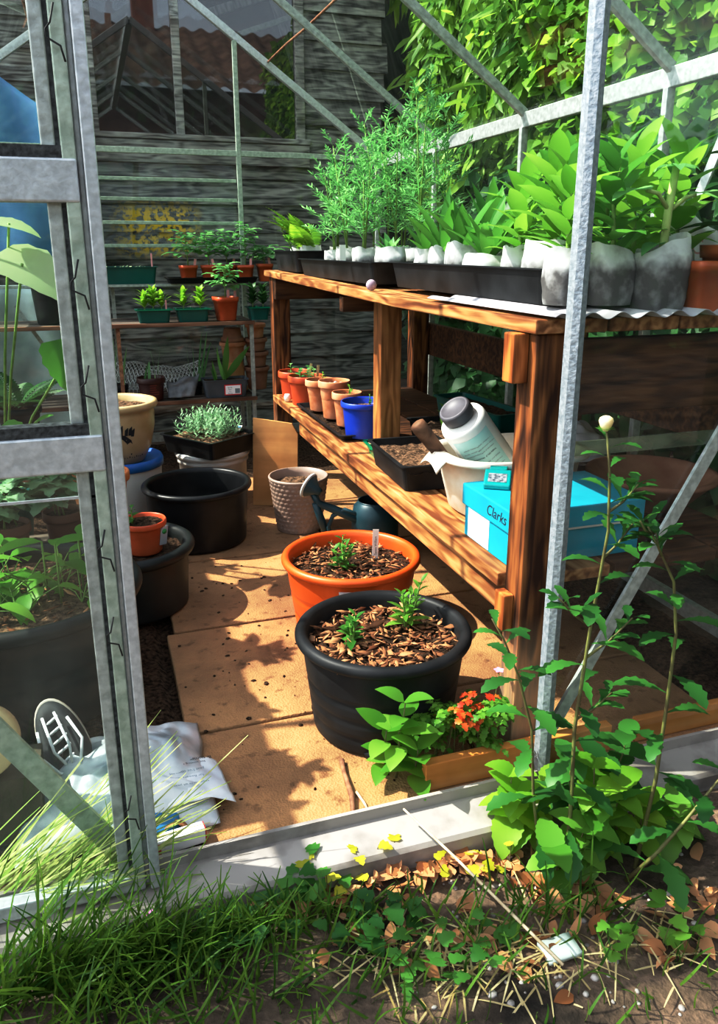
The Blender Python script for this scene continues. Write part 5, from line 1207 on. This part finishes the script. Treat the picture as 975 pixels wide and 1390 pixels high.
o = MB().lathe([(0,-.02),(.062,-.02),(.065,-.016),(.065,.016),(.062,.02),(0,.02)], 36, M=Matrix.Rotation(math.radians(70),4,'X') ).build('log_round', mat('pale_cut_wood', (.62,.42,.24), (.80,.62,.42), 7, .7)); o.location = (-.262,1.36,.20); tag(o, 'pale sawn wooden round at the left edge behind the glass', 'wooden round')
o2 = MB().bx(-.1,.1,-.05,.05,0,.135).build('brick_block', mat('dark_block', (.05,.045,.03), (.12,.10,.07), 9, .9)); o2.location = (-.27,1.375,.0); tag(o2, 'dark block under the sawn wooden round', 'block')
# board, stick
MB().bx(.545,.98,1.215,1.238,.0,.062).build('wooden_board', WOOD_O, bevel=.002)
o = bpy.data.objects['wooden_board']; tag(o, 'short orange-brown board on edge inside the sill by the post', 'board')
for me in (o.data,):
    for v in me.vertices: v.co -= V((.76,1.226,0))
o.location = (.76,1.226,.001)
MB().bx(1.05,1.5,1.222,1.24,.0,.055).build('wooden_board', WOOD_O, bevel=.002); o = bpy.data.objects['wooden_board.001']; tag(o, 'second board on edge inside the sill, far right behind glass', 'board')
for me in (o.data,):
    for v in me.vertices: v.co -= V((1.27,1.231,0))
o.location = (1.27,1.231,.001)
a, b_ = PZ(480,1105,.006), PZ(464,1032,.006); mm_ = (a+b_)/2
o = MB().tube([a-mm_, (a-mm_)*.4+V((.004,0,.003)), (b_-mm_)*.5, b_-mm_], [.005,.006,.005,.006], 7).build('dry_stick', mat('reddish_bark', (.16,.07,.04), (.38,.20,.12), 50, .8)); o.location = mm_; tag(o, 'thick dry brown stick on the paving in front of the black pot', 'stick')
a, b_ = PZ(484,1075,.004), PZ(503,1106,.004); o = MB().tube([V((0,0,0)), (b_-a)*.5+V((.002,0,0)), b_-a], [.003,.003,.001], 6).build('dry_stick', mat('pale_twig', (.5,.36,.22), (.65,.5,.34), 50, .8)); o.location = a; tag(o, 'short pale split twig right of the thick brown stick', 'stick')
g = MB()
for _ in range(90):
    p = V((R_.uniform(.13,.5), R_.uniform(1.25,2.6), .001)); s = abs(R_.gauss(0,.0028))+.0012; a = R_.uniform(0,6)
    g.lathe([(0,0),(s,0),(s*.7,s*.35),(0,s*.4)], 5, p, Matrix.Rotation(a,3,'Z'), sx=R_.uniform(.5,1.8))
tag(g.build('soil_crumbs', SOIL), 'dark crumbs of soil scattered on the paving', 'soil', kind='stuff')

# ---------------------------------------------------------------- plants growing at the threshold
t = thing('mint_plant', 'broad-leaved mint-like plant in front of the black pot', 'plant', (.505,1.275,.0))
for x, y, h, n in ((.0,.0,.19,5),(.03,-.02,.09,4),(-.02,.02,.12,4)):
    G, T = MB(), MB(); leafy(G, T, (x,y,0), h, (R_.uniform(-.03,.01),-.02,0), n, .082, .046, (-.1,.7), .45, 'ovate', .25, .0028, True, .1, 0, 7); foliage(t, G, LF_BRIGHT, T, STEM_P, name='shoot')
t = thing('flowering_weed', 'ferny weed with red-orange leaves and one pink flower beside the post', 'weed', (.665,1.29,.0))
G, T = MB(), MB()
for _ in range(34):
    a = R_.uniform(0,6.3); r = .075*math.sqrt(R_.random()); h = R_.uniform(.04,.15); b0 = V((r*math.cos(a)*1.3, r*math.sin(a)*.55, 0)); tp = b0+V((R_.gauss(0,.02),R_.gauss(-.01,.01),h))
    T.tube([b0, tp], .001, 4, False)
    for k in range(4): compound(G, None, tp, azd(R_.uniform(0,6.3), R_.uniform(.0,.7)), .03, 5, .016, .010, .5, .3)
foliage(t, G, LF_BRIGHT, T, STEM_P)
G = MB()
for _ in range(12):
    b0 = V((R_.uniform(-.06,.05), R_.uniform(-.06,-.01), R_.uniform(.11,.17)))
    compound(G, None, b0, azd(R_.uniform(0,6.3), .3), .025, 5, .016, .010, .5, .3)
G.build('red_leaves', LF_RED, t)
G = MB()
for k in range(5): G.leaf(V((.068,-.01,.205)), azd(k*1.257,.3), V((0,0,1)), .012, .008, .2, .1, 'spoon', 3)
fo = G.build('pink_flower', PETAL_P, t); MB().tube([(.055,0,.0),(.064,-.005,.12),(.068,-.01,.205)], .001, 4).build('flower_stalk', STEM_P, fo)

# tall weeds outside
def weed(label, pts, y0, leaves, r=.005, flower=False, group=None, name='tall_weed', extra=()):
    b0 = V(pts[0]); t = thing(name, label, 'weed', b0, group)
    P_ = [V(p)-b0 for p in pts]; G, T = MB(), MB(); n = len(P_)
    T.tube(P_, [r*.8*(1-.6*i/(n-1)) for i in range(n)], 8)
    def at(s):
        s *= (n-1); i = min(int(s), n-2); return P_[i].lerp(P_[i+1], s-i)
    az = R_.uniform(0,6)
    for k in range(leaves):
        s = .1+.88*k/leaves; l = .125*(1-.6*s)*R_.uniform(.8,1.15); p = at(s)
        G.leaf(p, azd(az, .1+.6*s), V((0,0,1)), l, l*.31, .7, .2, 'spoon', 12, .16); az += 2.4
    for s, d, l in extra:
        p = at(s); d = V(d); e = p+d*l; T.tube([p, p.lerp(e,.5)+V((0,0,-.006)), e], [.0026,.002,.0015], 5)
        for k in range(8):
            q = p.lerp(e, .35+.65*k/7); G.leaf(q, d.normalized()*.7+azd(k*2.4,.2)*.7, V((0,0,1)), .055*(1.1-.06*k), .017, .5, .2, 'spoon', 8, .16)
    foliage(t, G, LF_WEED, T, STEM_P)
    if flower:
        p = P_[-1]; f = MB().lathe([(0,-.012),(.004,-.012),(.009,-.004),(.0115,.004),(.010,.009),(.005,.012),(0,.0125)], 20, p).build('flower_bud', PETAL_C, t)
        G = MB()
        for k in range(7): G.leaf(p-V((0,0,.012)), azd(k*.9,.5), V((0,0,1)), .018, .005, .3, .1, 'lance', 3)
        G.build('sepals', LF_BRIGHT, f)
    return t
def GP(px, py, y): return PY(px, py, y)
b0 = PZ(768,1190,-.05); ya = b0.y
weed('tallest weed with cream flower bud, in front of the right glass', [b0]+[GP(px,py,ya+.03) for px,py in ((776,1080),(780,990),(802,850),(826,720),(828,640),(823,575))], ya, 26, .0052, True, extra=((.62,(.6,.1,.5),.10),(.5,(-.6,-.1,.55),.13),(.45,(.55,-.1,.5),.14),(.72,(.5,-.1,.5),.09),(.35,(.7,0,.4),.10)))
b1 = PZ(862,1178,-.05); yb_ = b1.y
weed('second tall weed with a nodding tip, nearest the right picture edge', [b1]+[GP(px,py,yb_+.02) for px,py in ((890,1060),(905,960),(918,860),(915,790),(895,745),(880,715))], yb_, 20, .005, extra=((.8,(-.3,0,.7),.06),(.95,(-.5,0,.5),.05)))
b2 = PZ(735,1180,-.05)
weed('shorter weed leaning left across the foot of the wooden post', [b2]+[GP(px,py,b2.y+.03) for px,py in ((724,1080),(722,990),(705,920),(685,870),(668,840))], b2.y, 18, .004)
b3 = PZ(850,1195,-.05)
weed('weed stem arching out over bare soil to the right picture edge', [b3]+[GP(px,py,b3.y-.05) for px,py in ((890,1160),(930,1115),(975,1060),(1010,1020))], b3.y, 11, .005)
# lemon-balm-like clumps
def balm(label, px, py, hs, group, m=LF_LIME):
    p = PZ(px, py, -.05); t = thing('balm_plant', label, 'plant', p, group); 
    for x, y, h, n in hs:
        G, T = MB(), MB(); leafy(G, T, (x,y,0), h, (R_.gauss(0,.02),R_.gauss(-.01,.01),0), n, .080, .056, (-.45,.45), .6, 'heart', .3, .0025, True, .2, .05, 12); foliage(t, G, m, T, STEM_P, name='shoot')
    return t
gb = 'crinkled heart-leaved herb clumps in front of the sill'
balm('lime heart-leaved herb against the orange-brown board', 715, 1135, ((0,0,.13,4),(-.03,.01,.16,4),(.03,.02,.11,3)), gb)
balm('heart-leaved herb spreading at the foot of the tallest weed', 775, 1175, ((0,-.01,.10,4),(.03,0,.14,4),(-.04,-.02,.09,3),(.06,.01,.12,4)), gb, LF_BRIGHT)
balm('bright heart-leaved herb between the two tall weeds', 835, 1150, ((0,0,.16,5),(.04,-.02,.11,4),(-.03,.02,.19,4)), gb)
balm('low heart-leaved herb at the lower right, beyond the tall weeds', 905, 1150, ((0,0,.09,3),(.05,.02,.07,3)), gb, LF_BRIGHT)
balm('dark leafy clump behind the stems of the tall weeds', 800, 1120, ((0,0,.16,5),(.04,.01,.2,5),(-.05,0,.17,5)), gb, LF_WEED)
# low ivy-like weeds by the sill
def low(label, px, py, n, r, m, group, L=.035):
    p = PZ(px, py, -.055); t = thing('low_weed', label, 'weed', p, group); G, T = MB(), MB()
    for _ in range(n):
        a, q = R_.uniform(0,6.3), r*math.sqrt(R_.random()); b0 = V((q*math.cos(a)*1.5, q*math.sin(a)*.6, -.004)); tp = b0+V((R_.gauss(0,.012),R_.gauss(0,.01),R_.uniform(.015,.06)))
        T.tube([b0,tp], .0009, 4, False); G.leaf(tp, azd(R_.uniform(0,6.3), R_.uniform(-.3,.5)), V((0,0,1)), L*R_.uniform(.6,1.2), L*.9*R_.uniform(.6,1.1), .4, .15, 'heart', 6, .2)
    foliage(t, G, m, T, STEM_P)
gl = 'low leafy weeds along the outside of the sill'
low('low green weed in the grass left of centre', 415, 1215, 22, .05, LF_MID, gl)
low('low weed with yellowing leaves below the sill', 470, 1190, 14, .07, LF_YEL, gl, .026)
low('small ferny green weed at the left foot of the sill', 225, 1225, 16, .03, LF_BRIGHT, gl, .024)
low('dark green weed tuft in the middle of the bare soil', 500, 1270, 20, .06, LF_WEED, gl)
low('low weed at the bottom right in dappled sun', 870, 1285, 18, .06, LF_BRIGHT, gl, .03)
low('low yellow-green weed among dry leaves right of centre', 640, 1190, 9, .06, LF_YEL, gl, .026)
low('green weed patch at the bottom centre', 610, 1310, 22, .08, LF_MID, gl, .03)
low('green weed patch at the bottom left under the grass', 330, 1270, 24, .07, LF_WEED, gl, .034)
a, b_ = PZ(548,1098,.03), PZ(765,1310,-.035)
o = MB().tube([V((0,0,0)), (b_-a)*.35+V((0,0,.004)), (b_-a)*.7+V((0,0,.002)), b_-a], [.002,.0026,.003,.0028], 7).build('dry_stalk', mat('straw_stalk', (.48,.36,.22), (.66,.54,.38), 60, .7)); o.location = a; tag(o, 'long dry straw stalk lying across the sill onto the soil', 'stalk')
a, b_ = PZ(500,1140,-.03), PZ(375,1088,.004)
# grass
G = MB()
def tuft(px, py, n, L0, L1, lean=(.0,.0), sp=.03, W=.004):
    b = PZ(px, py, -.062)
    for _ in range(n):
        p = b+V((R_.gauss(0,sp), R_.gauss(0,sp*.5), 0)); d = azd(R_.uniform(0,6.3), R_.uniform(.6,1.5))+V((lean[0],lean[1],0)); p.y = min(p.y, 1.04); d.y = min(d.y, .12 if p.y < .9 else -.02)
        G.leaf(p, d, azd(R_.uniform(0,6.3), .2), R_.uniform(L0,L1), W, R_.uniform(.2,.9), .1, 'blade', 6)
for px, py, n, a, b_, lean, sp in ((30,1300,60,.15,.34,(.5,.1),.06),(90,1310,60,.12,.30,(.5,.1),.06),(150,1300,80,.08,.22,(.4,0),.05),(210,1260,70,.07,.20,(.2,0),.05),(280,1240,70,.05,.14,(.1,0),.05),(350,1240,70,.05,.13,(0,0),.05),(210,1210,40,.06,.2,(.15,0),.02),(430,1270,70,.05,.12,(0,0),.07),(250,1310,110,.05,.14,(.1,0),.08),(560,1260,50,.04,.1,(0,0),.08),(700,1250,60,.05,.12,(0,0),.08),(780,1240,50,.06,.16,(0,0),.05),(20,1350,160,.08,.2,(.3,0),.1),(160,1370,160,.06,.16,(.2,0),.1),(380,1360,140,.05,.12,(0,0),.12),(640,1350,80,.04,.09,(0,0),.12),(900,1330,40,.04,.09,(0,0),.1)):
    tuft(px, py, n, a, b_, lean, sp)
tag(G.build('grass', GRASSM), 'green grass growing outside the sill', 'grass', kind='stuff')
G = MB()
for px, py, n in ((-30,1245,70),(5,1250,70),(50,1245,30)): 
    b = PZ(px, py, -.06)
    for _ in range(n): G.leaf(b+V((R_.gauss(0,.05),R_.gauss(-.03,.02),.02)), V((R_.uniform(.5,1),R_.gauss(-.0,.1),R_.uniform(.25,.9))), V((0,-.4,1)), R_.uniform(.18,.42), .0032, R_.uniform(0,.6), .1, 'blade', 7)
tag(G.build('long_grass', leafmat('pale_grass', (.22,.36,.06), (.58,.58,.28), .25)), 'long pale grass leaning in front of the door glass', 'grass', kind='stuff')
G = MB()
for a, b_ in (((205,970),(287,882)),((200,945),(302,935))):
    p0, p1 = PY(a[0],a[1],1.30), PY(b_[0],b_[1],1.42); G.leaf(p0-(p1-p0)*.6, p1-p0, V((0,-1,.3)), (p1-p0).length*1.6, .0035, .02, .1, 'blade', 4)
p0, p1 = PY(20,1150,1.12), PY(100,690,1.10); 
G = MB()
# fallen leaves and straw
for _ in range(230):
    c = R_.choice(((660,1165,60,18),(560,1170,50,12),(800,1230,60,25),(700,1280,90,30),(760,1210,30,20),(940,1230,30,40),(460,1230,80,30),(590,1250,90,40),(650,1160,70,10)))
    p = PZ(R_.gauss(c[0],c[2]), R_.gauss(c[1],c[3]), -.05)
    if p.y > 1.08 : p.y = 1.08
    l = R_.uniform(.018,.05); G.leaf(p, azd(R_.uniform(0,6.3), R_.uniform(-.2,.5)), V((R_.gauss(0,.5),R_.gauss(0,.5),1)), l, l*.6, R_.uniform(-.6,.9), R_.uniform(.1,.5), 'ovate', 5)
tag(G.build('fallen_leaves', LF_DRY), 'dry brown leaves scattered on the soil by the sill', 'leaves', kind='stuff')
G = MB()
for _ in range(170):
    c = R_.choice(((720,1290,60,30),(640,1310,80,30),(900,1280,60,30),(520,1290,80,30))); p = PZ(R_.gauss(c[0],c[2]), R_.gauss(c[1],c[3]), -.05)
    G.leaf(p, azd(R_.uniform(0,6.3), R_.uniform(-.05,.25)), V((0,0,1)), R_.uniform(.03,.11), .0028, R_.uniform(0,.4), .1, 'blade', 4)
tag(G.build('straw', GRASSDRY), 'dry straw scattered on the soil', 'straw', kind='stuff')
g = MB()
for _ in range(90):
    p = PZ(R_.uniform(560,975), R_.uniform(1150,1380), -.06); p.z = gz(p.x,p.y); s = R_.uniform(.002,.007)
    g.lathe([(0,-s*.3),(s,0),(s*.8,s*.5),(0,s*.7)], 7, p, sx=R_.uniform(.7,1.4))
tag(g.build('gravel', mat('grey_stones', (.25,.22,.20), (.5,.46,.42), 40, .9)), 'small grey stones in the garden soil', 'gravel', kind='stuff')
o = MB().grid(lambda u, v: V((-.03+.06*u, -.02+.04*v, .004*noi((u*3,v*3,1)))), 6, 5).build('flat_stone', mat('pale_green_stone', (.42,.50,.46), (.58,.64,.58), 12, .8), solid=.008); o.location = PZ(760,1285,-.04); tag(o, 'pale grey-green flat stone at the bottom right of centre', 'stone')
# pink flower left
p = PZ(205,1250,-.03); t = thing('pink_flower', 'tiny pink flower in the grass at the left foot of the sill', 'flower', (p.x,p.y,-.06)); G = MB()
for k in range(5): G.leaf(V((0,0,.045)), azd(k*1.257,.3), V((0,0,1)), .009, .006, .2, .1, 'spoon', 3)
G.build('petals', PETAL_P, t); MB().tube([(0,0,0),(0,0,.045)], .0009, 4).build('stalk', STEM_G, t)
